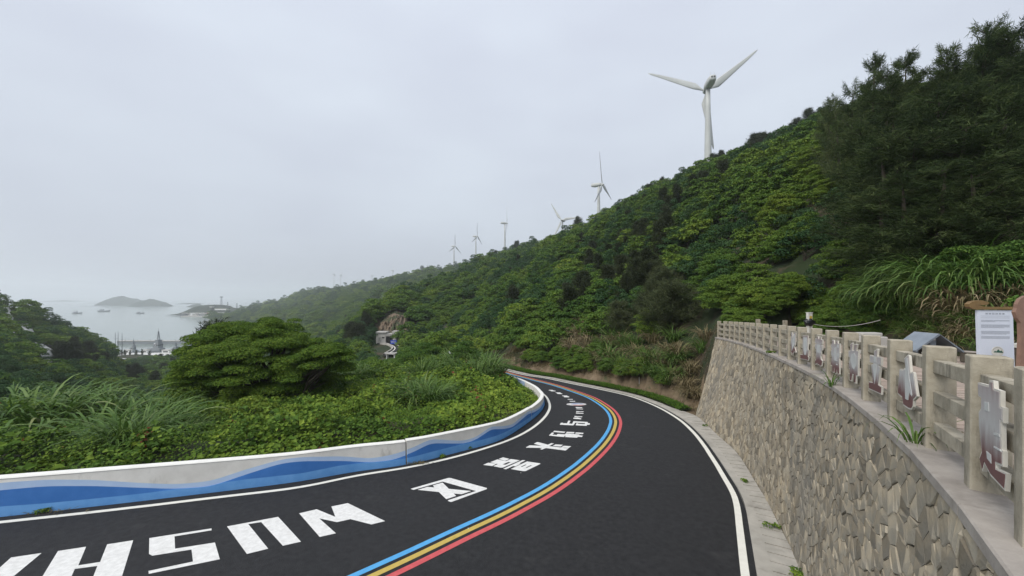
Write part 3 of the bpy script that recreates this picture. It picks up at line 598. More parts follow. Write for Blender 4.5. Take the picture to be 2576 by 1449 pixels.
for q in stones:
    c = q.mean(0); r = np.linalg.norm(q - c, axis=1)[:, None]; n = len(q)
    jit = lambda a: a + rng.normal(0, 0.004, a.shape)
    o0 = c + (q - c) * np.clip(1 - 0.003 / r, .3, 1); o1 = jit(c + (q - c) * np.clip(1 - 0.006 / r, .3, 1)); o2 = jit(c + (q - c) * np.clip(1 - 0.022 / r, .3, 1))
    hgt = rng.uniform(0.002, 0.013); tl = rng.normal(0, 0.032, 2)
    d1 = hgt * 0.7 + 0 * o1[:, 0]; d2 = hgt + (o2 - c) @ tl + rng.normal(0, 0.005, n)
    uv = np.vstack([o0, o1, o2, c[None]]); dd = np.concatenate([np.full(n, -0.03), d1, d2, [hgt + rng.uniform(0, 0.012)]])
    uv[:, 0] = np.clip(uv[:, 0], 0, sE[-1])
    Vw = wallp(uv[:, 0], np.clip(uv[:, 1] / Hm, 0, 1), dd); Fc = []
    for i in range(n):
        j = (i + 1) % n; Fc += [(j, i, n + i, n + j), (n + j, n + i, 2 * n + i, 2 * n + j), (2 * n + j, 2 * n + i, 3 * n)]
    cen = Vw[-1]; inf = cen[1] > 2.2; area = 0
    if inf:
        px = CX + F * Vw[:, 0] / Vw[:, 1]; py = HY - F * (Vw[:, 2] - CZ) / Vw[:, 1]
        if px.min() < 2576 and py.min() < 1449: area = (px.max() - px.min()) * (py.max() - py.min())
    geo.append((area, Vw, Fc, float(np.clip(rng.beta(2.2, 2.6), 0, 1))))
geo.sort(key=lambda a: -a[0])
for a, Vw, Fc, v in geo[:300]:
    c = Vw[-1]; mk('stone', Vw - c, Fc, M['stone'], parent=wall, lc=np.full(len(Fc), v), loc=c - worg)
mb = MB(); lcs = []
for a, Vw, Fc, v in geo[300:]:
    if Vw[-1, 1] < 1.2: continue
    mb.add(Vw - worg, Fc); lcs += [v] * len(Fc)
stuff(mb.build('stones', M['stone'], parent=wall, lc=lcs))

# coping slabs
fr = C_fen; cl, _ = resample(offs(C_fen, 0.10), 1.35); clz = zter(cl[:, 1]); cn = lnorm(cl)
terrace = struct(mk('terrace', *strip(np.c_[offs(C_fen, -0.42), zter(C_fen[:, 1]) - 0.05], np.c_[offs(C_fen, -5.2), zter(C_fen[:, 1]) - 0.05]), M['coping']))
for i in range(len(cl) - 1):
    if cl[i + 1, 1] < 0.3: continue
    a, b = cl[i], cl[i + 1]; t_ = (b - a) / np.linalg.norm(b - a); a2, b2 = a + t_ * 0.006, b - t_ * 0.006
    q = [a2 + cn[i] * 0.03, b2 + cn[i + 1] * 0.03, b2 - cn[i + 1] * 0.46, a2 - cn[i] * 0.46]; dz = random.uniform(-0.005, 0.005)
    top = [(p[0], p[1], zter(p[1]) + dz) for p in q]; bot = [(p[0], p[1], zter(p[1]) - 0.09) for p in q]
    e = [(p[0] + (0 if k > 1 else -cn[i][0] * 0.012), p[1] + (0 if k > 1 else -cn[i][1] * 0.012), p[2]) for k, p in enumerate(top)]
    mid_ = [(q[k][0], q[k][1], top[k][2] - 0.012) for k in range(4)]
    mk('coping_slab', e + mid_ + bot, [(3, 2, 1, 0), (0, 1, 5, 4), (1, 2, 6, 5), (2, 3, 7, 6), (3, 0, 4, 7), (4, 5, 9, 8), (5, 6, 10, 9), (6, 7, 11, 10), (7, 4, 8, 11)], M['coping'], parent=terrace)
# deck planks lying across the terrace
for Dk in np.arange(2.2, 22.5, 0.155):
    xl = np.interp(Dk, C_fen[:, 1], C_fen[:, 0]) + 0.62; wdk = 0.142
    x0, x1 = xl + random.uniform(0, 0.03), xl + 5.0; sk = -0.10
    cs = [(x0, Dk), (x1, Dk + sk * (x1 - x0)), (x1, Dk + wdk + sk * (x1 - x0)), (x0, Dk + wdk)]; dz = 0.0 + random.uniform(-0.006, 0.006)
    top = [(a, b, zter(b) + dz) for a, b in cs]; bot = [(a, b, zter(b) - 0.04) for a, b in cs]
    mk('plank', top + bot, [(0, 1, 2, 3), (4, 5, 1, 0), (5, 6, 2, 1), (6, 7, 3, 2), (7, 4, 0, 3)], M['plank'], parent=terrace)

# ------------------------------------------------------------------ concrete fence
fence = thing('concrete_fence', 'weathered concrete post and rail fence along the top of the stone wall', 'fence', (C_fen[-1, 0], C_fen[-1, 1], zter(C_fen[-1, 1])))
forg = np.array([C_fen[-1, 0], C_fen[-1, 1], zter(C_fen[-1, 1])])
posts = [np.array((2.885, 2.125))] + [np.array(p) for p in fence_pts[4:]]
pm = MB().box((0, 0, 0.5), (0.20, 0.13, 1.0), bev=0.009); post_me = pm.build('post', M['concrete'], link=False)
PC = []
for i, p in enumerate(posts):
    q = posts[min(i + 1, len(posts) - 1)]; o_ = posts[max(i - 1, 0)]; t_ = (q - o_) / np.linalg.norm(q - o_); nl = np.array([-t_[1], t_[0]])
    c = p - nl * 0.10 - t_ * 0.055; PC.append((c, t_, nl))
    o = obj('post', post_me, fence, (c[0] - forg[0], c[1] - forg[1], zter(p[1]) - forg[2] - 0.004))
    o.rotation_euler = (0, random.uniform(-.006, .006), math.atan2(nl[1], nl[0]))
for i in range(len(PC) - 1):
    (a, ta, na), (b, tb, nb_) = PC[i], PC[i + 1]; t_ = (b - a) / np.linalg.norm(b - a); nl = np.array([-t_[1], t_[0]])
    for k, (zc, hh_) in enumerate(((0.80, 0.125), (0.50, 0.125), (0.20, 0.125))):
        a3 = np.array([a[0] + t_[0] * 0.066, a[1] + t_[1] * 0.066, zter(a[1]) + zc]); b3 = np.array([b[0] - t_[0] * 0.066, b[1] - t_[1] * 0.066, zter(b[1]) + zc])
        w_ = 0.05; N3 = np.array([nl[0], nl[1], 0]); U = np.array([0, 0, 1.0]); sh = -0.0
        e_ = .006; ring = [(-w_ + e_, -hh_ / 2), (w_ - e_, -hh_ / 2), (w_, -hh_ / 2 + e_), (w_, hh_ / 2 - e_), (w_ - e_, hh_ / 2), (-w_ + e_, hh_ / 2), (-w_, hh_ / 2 - e_), (-w_, -hh_ / 2 + e_)]
        V = [e + N3 * (r[0] + sh) + U * r[1] - forg for e in (a3, b3) for r in ring]
        mk('rail', V, [(j, (j + 1) % 8, 8 + (j + 1) % 8, 8 + j) for j in range(8)], M['concrete'], parent=fence)

# carved character boards hanging on the rails
M['brd'] = noise_mat('board_edge', (0.66, 0.63, 0.56), (0.55, 0.52, 0.46), 5, 0.6, c3=(0.3, 0.28, 0.25), s3=3, f3=(0.62, 0.85))
def board_face_mat():
    m, t, out = new_mat('board_face'); l = t.links.new
    co = N(t, 'ShaderNodeTexCoord'); sp = N(t, 'ShaderNodeSeparateXYZ'); l(co.outputs['Object'], sp.inputs[0])
    n1 = N(t, 'ShaderNodeTexNoise', i_Scale=7.0, i_Detail=5.0); mp_ = N(t, 'ShaderNodeMapping'); mp_.inputs['Scale'].default_value = (3, 3, 0.5)
    l(co.outputs['Object'], mp_.inputs['Vector']); l(mp_.outputs['Vector'], n1.inputs['Vector'])
    a = N(t, 'ShaderNodeMath', operation='MULTIPLY_ADD'); l(n1.outputs['Fac'], a.inputs[0]); a.inputs[1].default_value = 0.22; l(sp.outputs['Z'], a.inputs[2])
    r = N(t, 'ShaderNodeValToRGB'); e = r.color_ramp.elements; e[0].position, e[0].color = 0.26, (0.16, 0.075, 0.072, 1); e[1].position, e[1].color = 0.46, (0.50, 0.49, 0.475, 1)
    q = e.new(0.66); q.color = (0.44, 0.40, 0.39, 1); q = e.new(0.82); q.color = (0.24, 0.15, 0.145, 1)
    l(a.outputs[0], r.inputs['Fac']); p = N(t, 'ShaderNodeBsdfPrincipled', i_Roughness=0.6); l(r.outputs['Color'], p.inputs['Base Color']); l(p.outputs['BSDF'], out.inputs['Surface']); return m
M['brdf'] = board_face_mat()
M['brdw'] = noise_mat('board_white', (0.6, 0.61, 0.59), (0.5, 0.5, 0.48), 5, 0.6)
BRD = [  # (post index on the near side, origin, scale, outline, painted stroke loops)
    (0, 3840, 1480, 3.02, [(57, 80), (192, 115), (198, 50), (245, 60), (252, 150), (330, 180), (330, 365), (365, 385), (362, 565), (338, 545), (345, 880), (358, 900), (358, 1085), (275, 1050), (275, 1100), (400, 1165), (385, 1375), (215, 1200), (140, 1050), (115, 1140), (75, 980), (105, 900), (70, 600), (68, 430), (95, 390), (97, 265), (62, 240)], 'tall board of a carved many-stroke character on the nearest fence panel',
        [[(152, 310), (200, 325), (205, 430), (152, 415)], [(175, 900), (228, 945), (232, 1050), (185, 990)], [(265, 680), (330, 700), (332, 730), (265, 705)], [(265, 840), (340, 880), (345, 905), (265, 860)]]),
    (2, 3400, 1360, 5.175, [(855, 270), (925, 193), (955, 215), (985, 560), (1030, 540), (1050, 570), (1120, 1040), (1100, 1070), (1045, 1125), (1040, 1250), (1005, 1315), (950, 1305), (840, 1225), (815, 1060), (790, 1050), (722, 985), (720, 960), (757, 500), (775, 482), (822, 500), (860, 465), (895, 500)], 'board shaped like a heart-stroke character with a leaning stem, second from the near end',
        [[(905, 260), (930, 250), (965, 620), (1030, 1010), (1025, 1045), (970, 960), (950, 1120), (890, 1095), (885, 600)]]),
    (3, 3400, 1360, 5.175, [(232, 112), (300, 70), (308, 80), (298, 225), (388, 243), (378, 415), (318, 400), (365, 438), (322, 800), (390, 845), (382, 1005), (135, 890), (127, 735), (208, 752), (180, 395), (230, 368), (148, 345), (147, 192), (233, 215)], 'board of a cross-topped standing character with a broad maroon foot',
        [[(225, 400), (255, 370), (300, 400), (290, 560), (258, 790), (235, 560)], [(240, 225), (290, 235), (288, 350), (245, 340)]]),
    (4, 3090, 1290, 6.036, [(1575, 400), (1615, 360), (1635, 370), (1620, 540), (1668, 540), (1675, 400), (1700, 385), (1740, 400), (1720, 545), (1770, 555), (1760, 1150), (1735, 1160), (1715, 1140), (1705, 1330), (1668, 1320), (1662, 1130), (1628, 1115), (1605, 1275), (1565, 1260), (1565, 990), (1535, 960), (1560, 760), (1570, 710), (1535, 700), (1535, 545), (1580, 545)], 'board of a twin-pronged character with four hanging legs',
        [[(1610, 640), (1680, 600), (1730, 700), (1725, 900), (1680, 1000), (1630, 950), (1600, 800)]]),
    (5, 3090, 1290, 6.036, [(1145, 290), (1185, 300), (1190, 380), (1230, 380), (1235, 310), (1275, 315), (1275, 375), (1325, 380), (1320, 590), (1330, 600), (1325, 710), (1312, 715), (1315, 1110), (1280, 1115), (1255, 1000), (1245, 1100), (1200, 1095), (1195, 900), (1185, 1075), (1150, 1060), (1145, 920), (1110, 870), (1135, 680), (1115, 650), (1115, 545), (1130, 520), (1110, 430), (1140, 350)], 'board of a dense two-column character with ladder-like bars on one side',
        [[(1200, 480), (1245, 460), (1250, 800), (1200, 780)], [(1265, 400), (1310, 405), (1308, 480), (1265, 480)], [(1270, 605), (1315, 610), (1312, 690), (1270, 680)], [(1240, 770), (1275, 775), (1275, 800), (1240, 795)], [(1240, 860), (1275, 870), (1275, 895), (1240, 885)]]),
    (6, 3090, 1290, 6.036, [(775, 210), (810, 205), (812, 260), (835, 265), (840, 215), (875, 220), (872, 275), (912, 285), (908, 395), (870, 400), (912, 430), (905, 540), (885, 548), (880, 650), (868, 655), (870, 740), (905, 790), (890, 920), (850, 920), (830, 890), (800, 890), (780, 850), (750, 885), (735, 860), (735, 790), (760, 740), (755, 610), (758, 515), (735, 495), (735, 395), (775, 385), (730, 365), (735, 255), (775, 260)], 'board of a character with two stacked crosses over three curved legs',
        [[(790, 400), (850, 410), (850, 600), (790, 590)]]),
    (7, 3090, 1290, 6.036, [(440, 185), (565, 190), (560, 520), (578, 530), (562, 690), (580, 700), (572, 785), (385, 740), (380, 630), (438, 640)], 'board of a tall box-like character on a wide maroon foot',
        [[(462, 230), (545, 235), (540, 420), (520, 650), (480, 640)]]),
    (8, 3090, 1290, 6.036, [(165, 115), (195, 115), (202, 240), (235, 120), (272, 120), (262, 420), (243, 450), (275, 590), (258, 605), (233, 545), (208, 640), (165, 590), (152, 575)], 'board of a thin slanting-stroke character farthest along the fence',
        [[(205, 300), (240, 150), (255, 160), (235, 430), (180, 560), (175, 540)]]),
]
for bi, ox, oy, sc, outl, lab, strokes in BRD:
    (a, ta, na) = PC[bi]; (b, tb, nb_) = PC[bi + 1]; t_ = (b - a) / np.linalg.norm(b - a); nl = np.array([-t_[1], t_[0]])
    o3 = np.array([a[0] + nl[0] * 0.085, a[1] + nl[1] * 0.085, zter(a[1])]); n3 = np.array([nl[0], nl[1], 0.0]); e1 = np.array([t_[0], t_[1], 0.0])
    def onp(x, y):
        d = np.array([((ox + x / sc) * S2V - CX) / F, 1.0, -((oy + y / sc) * S2V - HY) / F]); c0 = np.array([0, 0, CZ]); k = ((o3 - c0) @ n3) / (d @ n3); q = c0 + d * k - o3
        return (float(q @ e1), float(q[2]))
    P2 = [onp(*p) for p in outl]; cc = np.mean(P2, 0); zmin = min(p[1] for p in P2); Hh = max(p[1] for p in P2) - zmin
    loc = o3 + e1 * cc[0] + np.array([0, 0, zmin]); root = thing('character_board', lab, 'sign', loc, group='character boards on the fence rails')
    fr_ = ((0, 0, 0), e1, (0, 0, 1), n3); Q2 = np.array([(p[0] - cc[0], p[1] - zmin) for p in P2])
    MB().prism(list(map(tuple, Q2)), -0.010, 0.010, fr_).build('board', M['brd'], root)
    ar = 0.5 * np.sum(Q2[:, 0] * np.roll(Q2[:, 1], -1) - np.roll(Q2[:, 0], -1) * Q2[:, 1]); Tn = np.roll(Q2, -1, 0) - Q2; Tn /= np.linalg.norm(Tn, axis=1)[:, None] + 1e-9
    nin = np.stack([-Tn[:, 1], Tn[:, 0]], 1) * np.sign(ar); bis = nin + np.roll(nin, 1, 0); bis /= np.linalg.norm(bis, axis=1)[:, None] + 1e-9
    In = Q2 + bis * 0.018
    fc = MB().prism(list(map(tuple, In)), 0.0, 0.013, fr_).build('painted_face', M['brdf'], root)
    for st in strokes:
        S_ = [(onp(*p)[0] - cc[0], onp(*p)[1] - zmin) for p in st]; MB().prism(S_, 0.0, 0.016, fr_).build('white_stroke', M['brdw'], root)
# ------------------------------------------------------------------ vegetation
M['lf_hill'] = leaf_mat('hill_leaf', [(0.0, (0.024, 0.060, 0.016)), (0.3, (0.066, 0.135, 0.028)), (0.6, (0.138, 0.215, 0.034)), (1.0, (0.27, 0.31, 0.042))], 0.22, 0.6, 0.5, .08, 0.7)
M['lf_hill2'] = leaf_mat('blue_green_leaf', [(0.0, (0.020, 0.050, 0.020)), (0.4, (0.045, 0.100, 0.038)), (0.75, (0.085, 0.150, 0.055)), (1.0, (0.15, 0.21, 0.075))], 0.22, 0.6, 0.5, .08, 0.5)
M['lf_tree'] = leaf_mat('tree_leaf', [(0.0, (0.030, 0.070, 0.012)), (0.4, (0.085, 0.155, 0.022)), (0.8, (0.160, 0.235, 0.030)), (1.0, (0.22, 0.28, 0.04))], 0.2, 0.6, 0.2)
M['lf_cas'] = leaf_mat('needle', [(0.0, (0.024, 0.034, 0.017)), (0.5, (0.042, 0.054, 0.026)), (1.0, (0.075, 0.082, 0.042))], 0.15, 0.7, 0.4, 0.05, .5)
M['lf_casn'] = leaf_mat('near_needle', [(0.0, (0.018, 0.032, 0.013)), (0.45, (0.046, 0.070, 0.025)), (0.8, (0.095, 0.120, 0.045)), (1.0, (0.16, 0.17, 0.07))], 0.15, 0.7, 0.2, 0.05, .4)
M['lf_casl'] = leaf_mat('pale_needle', [(0.0, (0.035, 0.048, 0.024)), (0.5, (0.075, 0.092, 0.042)), (1.0, (0.13, 0.14, 0.07))], 0.15, 0.7, 0.3, 0.05, .4)
M['lf_vine'] = leaf_mat('vine_leaf', [(0.0, (0.030, 0.066, 0.012)), (0.35, (0.080, 0.150, 0.022)), (0.7, (0.19, 0.27, 0.036)), (0.97, (0.31, 0.37, 0.055)), (1.0, (0.18, 0.06, 0.03))], 0.22, 0.55, 0.0)
M['lf_grass'] = leaf_mat('silvergrass_blade', [(0.0, (0.032, 0.074, 0.014)), (0.45, (0.085, 0.160, 0.030)), (0.8, (0.165, 0.235, 0.062)), (0.93, (0.24, 0.29, 0.11)), (1.0, (0.28, 0.22, 0.11))], 0.22, 0.5, 0.15, 0.2)
M['lf_dry'] = leaf_mat('dry_blade', [(0.0, (0.060, 0.075, 0.026)), (0.3, (0.14, 0.12, 0.056)), (0.65, (0.27, 0.215, 0.12)), (1.0, (0.38, 0.31, 0.20))], 0.2, 0.6, 0.3, 0.2)
M['lf_hedge'] = leaf_mat('hedge_leaf', [(0.0, (0.030, 0.075, 0.012)), (0.6, (0.075, 0.145, 0.020)), (1.0, (0.13, 0.20, 0.03))], 0.22, 0.5, 0.0)

def unit(a): return a / (np.linalg.norm(a, axis=-1, keepdims=True) + 1e-9)
def leaves(P, Nn, Ln, Wn, lc, droop=0.0, fold=0.22):
    """one folded diamond per leaf, Nn the leaf normal"""
    n = len(P); Nn = unit(Nn); r = unit(rng.normal(size=(n, 3))); d = unit(np.cross(Nn, r)); d[:, 2] -= droop; d = unit(d); s = unit(np.cross(d, Nn))
    Ln = np.broadcast_to(Ln, n)[:, None]; Wn = np.broadcast_to(Wn, n)[:, None]
    V = np.stack([P, P + d * Ln * .45 + s * Wn * .5 + Nn * Wn * fold, P + d * Ln, P + d * Ln * .45 - s * Wn * .5 + Nn * Wn * fold], 1).reshape(-1, 3)
    i = np.arange(n)[:, None] * 4; return V, i + np.arange(4)[None], lc
def lobe_pts(c, rx, rz, n, low=-0.35, shell=0.75):
    u = unit(rng.normal(size=(n, 3))); u[:, 2] = np.where(u[:, 2] < low, -u[:, 2], u[:, 2])
    rr = (shell + (1 - shell) * rng.random(n)) * (0.9 + 0.2 * rng.random(n)); p = u * rr[:, None] * np.array([rx, rx, rz]) + c
    nn = u * np.array([0.55, 0.55, 1.0]) + np.array([0, 0, 0.55]) + rng.normal(0, 0.35, (n, 3)); return p, nn
def crown_mesh(name, lobes, per, Ln, Wn, mat, droop=0.15, lcs=(0.45, 0.2)):
    PP, NN, LC = [], [], []
    for c, rx, rz in lobes:
        n = max(12, int(per * rx * rx)); p, nn = lobe_pts(np.array(c), rx, rz, n); PP.append(p); NN.append(nn)
        LC.append(np.clip(rng.normal(lcs[0], lcs[1], n) + rng.normal(0, 0.08), 0, 1))
    P, Nn, lc = np.vstack(PP), np.vstack(NN), np.concatenate(LC); k = rng.uniform(0.7, 1.3, len(P))
    V, Fc, lc = leaves(P, Nn, Ln * k, Wn * k, lc, droop); return mk(name, V, Fc, mat, lc=lc, link=False)
def limbs_mesh(name, base, tips, r0, fork=0.45, mat=None, k=5):
    mb = MB(); base = np.array(base, float)
    for tp in tips:
        tp = np.array(tp, float); m1 = base + (tp - base) * fork * 0.6 + rng.normal(0, 0.06, 3) * np.linalg.norm(tp - base) * np.array([1, 1, .2]); m1[2] = base[2] + (tp[2] - base[2]) * 0.45
        m2 = base + (tp - base) * 0.75; m2[2] = base[2] + (tp[2] - base[2]) * 0.72; r = r0 * rng.uniform(.5, 1.0)
        mb.tube(np.array([base + np.array([0, 0, -0.3]), base + (m1 - base) * .4, m1, m2, tp]), np.array([r, r * .85, r * .65, r * .42, r * .15]), k)
    return mb.build(name, mat or M['bark'], link=False)

# --- tiered broadleaf shrub trees (unit: about 3 m across, 2.6 m tall)
def shrub_lobes(R, Hh, n):
    out = []
    for i in range(n):
        a = i * 2.399 + rng.uniform(-.4, .4); q = math.sqrt((i + 0.5) / n); r = R * q * rng.uniform(.8, 1.1)
        z = Hh * (1.0 - 0.62 * q * q) * rng.uniform(.86, 1.06); rx = R * rng.uniform(.26, .42)
        out.append(((r * math.cos(a), r * math.sin(a), z - rx * .3), rx, rx * rng.uniform(.30, .46)))
    for i in range(n // 2):
        a = rng.uniform(0, 6.28); r = R * rng.uniform(.55, .95); out.append(((r * math.cos(a), r * math.sin(a), Hh * rng.uniform(.18, .45)), R * .34, R * .2))
    return out
SHR = []
for v in range(5):
    lb = shrub_lobes(1.55, 2.3 + 0.25 * (v % 3), 15 + 2 * (v % 3)); SHR.append((crown_mesh('crown', lb, 330, 0.24, 0.125, M['lf_hill'], 0.2), limbs_mesh('trunk', (0, 0, 0), [l_[0] for l_ in lb[:9]], 0.06)))
SHD = []
for v in range(3):
    lb = []
    for i in range(24):
        el, az = math.asin(rng.uniform(.0, 1)), rng.uniform(0, 6.28); R_ = 1.35 * rng.uniform(.75, 1.05); lb.append(((R_ * math.cos(el) * math.cos(az), R_ * math.cos(el) * math.sin(az), .25 + (2.0 + .4 * v) * math.sin(el) * rng.uniform(.85, 1.05)), rng.uniform(.26, .5), rng.uniform(.2, .36)))
    SHD.append((crown_mesh('crown', lb, 620, .16, .09, M['lf_hill2'], .25), limbs_mesh('trunk', (0, 0, 0), [l_[0] for l_ in lb[:9]], .06)))
SHF = []
for v in range(5):
    lb = shrub_lobes(1.55, 2.3 + 0.25 * (v % 3), 22 + 2 * (v % 3)); SHF.append((crown_mesh('crown', lb, 1250, 0.115, 0.062, M['lf_hill'], 0.2), limbs_mesh('trunk', (0, 0, 0), [l_[0] for l_ in lb[:9]], 0.05)))
# --- casuarina (unit: about 6 m tall)
def casuarina(Hh, R, n, seed, lean=0.0, nl=1.0, nw=1.0, nd=1.0, sp=1.0, mat='lf_cas', bs=.1):
    PP, DD, LL = [], [], []; mb = MB(); top = np.array([lean, 0.1, Hh])
    ax = [np.array([0, 0, -0.4]), np.array([0.05, 0, Hh * .35]), np.array([lean * .5, .05, Hh * .7]), top * .98]
    mb.tube(np.array(ax), np.array([.16, .12, .07, .015]), 6)
    for i in range(n):
        t = rng.uniform(0.10, 1.0) ** 0.85; b = np.array([lean * t * t, 0, Hh * t]); a = rng.uniform(0, 6.28); ln = R * (1.08 - t) ** 0.75 * rng.uniform(.55, 1.15) + 0.25
        up = rng.uniform(.25, .95); e = b + np.array([math.cos(a) * ln, math.sin(a) * ln, ln * up])
        if i < n * .45: mb.tube(np.array([b, (b + e) / 2 + np.array([0, 0, -.06 * ln]), e]), np.array([.03, .02, .006]), 3, cap=False)
        m = int((24 + 70 * ln) * nd); q = rng.random(m) ** .6; pp = b + (e - b) * q[:, None] + rng.normal(0, (.13 + .09 * ln) * sp, (m, 3))
        d = unit(unit(e - b)[None] * .8 + rng.normal(0, .5, (m, 3)) + np.array([0, 0, rng.uniform(-.25, .35)])); PP.append(pp); DD.append(d); LL.append(np.clip(rng.normal(.42, .2, m) + rng.normal(0, bs), 0, 1))
    P, d, lc = np.vstack(PP), np.vstack(DD), np.concatenate(LL); m = len(P); s = unit(np.cross(d, rng.normal(size=(m, 3)))); ln = rng.uniform(.22, .5, m)[:, None] * nl; wd = rng.uniform(.018, .034, m)[:, None] * nw
    dr = np.array([0, 0, -1.0]) * ln * .18
    V = np.stack([P - s * wd, P + s * wd, P + d * ln + dr], 1).reshape(-1, 3); Fc = (np.arange(m)[:, None] * 3 + np.arange(3)[None])
    return mk('crown', V, Fc, M[mat], lc=lc, link=False), mb.build('trunk', M['bark'], link=False)
CAS = [casuarina(6.0, 1.7, 105, 1), casuarina(5.4, 1.5, 92, 2, .5), casuarina(6.3, 1.3, 95, 3, -.3), casuarina(5.0, 1.9, 105, 4, .3)]
CASN = [casuarina(6.0, 1.6, 72, 1, .2, .6, .5, 2.1, .45, 'lf_casn', .24), casuarina(5.6, 1.5, 66, 2, .6, .6, .5, 2.1, .45, 'lf_casn', .24), casuarina(6.2, 1.35, 68, 3, -.2, .6, .5, 2.1, .45, 'lf_casn', .24)]
CASL = [casuarina(5.2, 2.0, 80, 5, .4, .8, .6, 1.6, .7, 'lf_casl', .2), casuarina(4.8, 2.2, 80, 6, -.3, .8, .6, 1.6, .7, 'lf_casl', .2)]
# --- silvergrass tussock (unit: blades about 1.6 m)
def tussock(n, Lm, spread, mat, arch=1.0, seg=6, wd=0.030):
    a = rng.uniform(0, 2 * math.pi, n); r = spread * np.sqrt(rng.random(n)); base = np.stack([r * np.cos(a), r * np.sin(a), np.zeros(n) - .05], 1)
    aa = a + rng.normal(0, .5, n); out = np.stack([np.cos(aa), np.sin(aa), np.zeros(n)], 1); Ln = Lm * rng.uniform(.55, 1.15, n); th0 = np.clip(rng.normal(.22, .14, n) + .22 * r / max(spread, .01), 0.02, .9); bend = arch * rng.uniform(.9, 2.3, n)
    t = np.linspace(0, 1, seg + 1); P = [base]; 
    for k in range(seg):
        th = th0 + bend * ((t[k] + t[k + 1]) / 2) ** 1.8; P.append(P[-1] + (out * np.sin(th)[:, None] + np.array([0, 0, 1.0]) * np.cos(th)[:, None]) * (Ln / seg)[:, None])
    P = np.stack(P, 1); sd = np.stack([-np.sin(aa), np.cos(aa), np.zeros(n)], 1) + rng.normal(0, .25, (n, 3)); sd = unit(sd)[:, None, :]
    prof = np.array([.55, .9, 1.0, .95, .78, .5, .06])[np.linspace(0, 6, seg + 1).round().astype(int)]; wv_ = (wd * rng.uniform(.7, 1.25, n))[:, None, None] * prof[None, :, None] * .5
    V = np.stack([P - sd * wv_, P + sd * wv_], 2).reshape(-1, 3); m = 2 * (seg + 1); Fc = []
    for k in range(seg): Fc.append(np.arange(n)[:, None] * m + np.array([2 * k, 2 * k + 1, 2 * k + 3, 2 * k + 2])[None])
    lc = np.tile(np.clip(rng.normal(.45, .22, n), 0, 1), seg); return mk('blades', V, np.vstack(Fc), mat, lc=lc, link=False)
TUS = [tussock(150, 1.7, .32, M['lf_grass'], 1.15, 6, .042) for _ in range(4)]; TUD = [tussock(170, 1.5, .34, M['lf_dry'], 1.35, 6, .04) for _ in range(3)]
TUB = [tussock(165, 2.1, .42, M['lf_grass'], 1.6, 8, .058) for _ in range(3)]

TUR = [tussock(430, 1.5, .6, M['lf_grass'], 1.55, 7, .03) for _ in range(3)]
def plant(name, label, cat, pos, meshes, scale, group=None, rot=None, parts=('crown', 'trunk'), sx=1.0):
    r = thing(name, label, cat, tuple(pos), random.uniform(0, 6.28) if rot is None else rot, group)
    r.scale = (scale * sx, scale * sx, scale)
    for nm, me in zip(parts, meshes): obj(nm, me, r)
    return r
def inpoly(poly, n):
    p = np.array(poly, float); out = []
    while len(out) < n:
        x, y = rng.uniform(p[:, 0].min(), p[:, 0].max()), rng.uniform(p[:, 1].min(), p[:, 1].max()); c = False; j = len(p) - 1
        for i in range(len(p)):
            if (p[i, 1] > y) != (p[j, 1] > y) and x < (p[j, 0] - p[i, 0]) * (y - p[i, 1]) / (p[j, 1] - p[i, 1]) + p[i, 0]: c = not c
            j = i
        if c: out.append((x, y))
    return out

# --- dark casuarinas on the slopes, placed by where they stand
casu = []
def cas(xy, Hh, lab, grp, jitter=.25, sx=1.0, src=None):
    for x, y in xy:
        h_ = hit(x, y)
        if h_ is None: continue
        s = Hh / 5.7 * random.uniform(1 - jitter, 1 + jitter); casu.append(h_); plant('casuarina_tree', lab, 'tree', h_ - np.array([0, 0, .1]), random.choice(src or CAS), s, grp, sx=sx * random.uniform(.9, 1.15))
cas(inpoly([(1640, 480), (1760, 425), (1890, 395), (1900, 440), (1800, 500), (1700, 560), (1600, 560)], 30), 4.6, 'dark casuarina in the belt just below the ridge under the big turbine', 'casuarinas below the ridge')
cas(inpoly([(1430, 610), (1530, 560), (1640, 540), (1700, 600), (1660, 720), (1560, 820), (1440, 830), (1400, 720)], 46), 4.6, 'dark casuarina in the large dark stand in the middle of the slope', 'casuarinas in the middle of the slope')
cas(inpoly([(1560, 760), (1740, 700), (1760, 800), (1700, 850), (1560, 850)], 10), 4.2, 'grey green drooping casuarina low on the slope above the road', 'casuarinas above the road', sx=1.25, src=CASL)
cas(inpoly([(1220, 700), (1290, 660), (1330, 700), (1300, 790), (1220, 790)], 12), 4.8, 'dark casuarina in the small stand left of the slope centre', 'casuarinas left on the slope')
cas([(1045, 742), (1060, 738), (1075, 735), (1018, 745), (1030, 742)], 5.0, 'dark casuarina on the shoulder where the near slope meets the far ridge', 'casuarinas on the shoulder')
def skyl(x):
    D = np.exp(np.linspace(math.log(30), math.log(420), 300)); X = (x - CX) / F * D; z = zground(X, D); k = int(np.argmax((z - CZ) / D)); return np.array([X[k], D[k], z[k]])
def ridge_trees(xs_, Hh, lab, grp):
    for x in xs_:
        h_ = skyl(x); k = random.randrange(4); casu.append(h_); plant('casuarina_tree', lab, 'tree', h_ - np.array([0, 0, .1]), CAS[k], Hh * h_[1] / 110 / 5.7 * random.uniform(.75, 1.25), grp, sx=random.uniform(.75, 1.05))
ridge_trees((1796, 1806, 1816, 1838), 5.2, 'ragged casuarina on the ridge beside the tower of the big turbine', 'ridge trees by the big turbine')
ridge_trees((1896, 1905, 1918, 1932, 1944), 6.0, 'upright casuarina in the ridge group right of the big turbine', 'ridge trees right of the turbine')
ridge_trees((1966, 1980, 1992, 2005), 5.6, 'slim casuarina in the row on the ridge further right', 'row of ridge casuarinas')
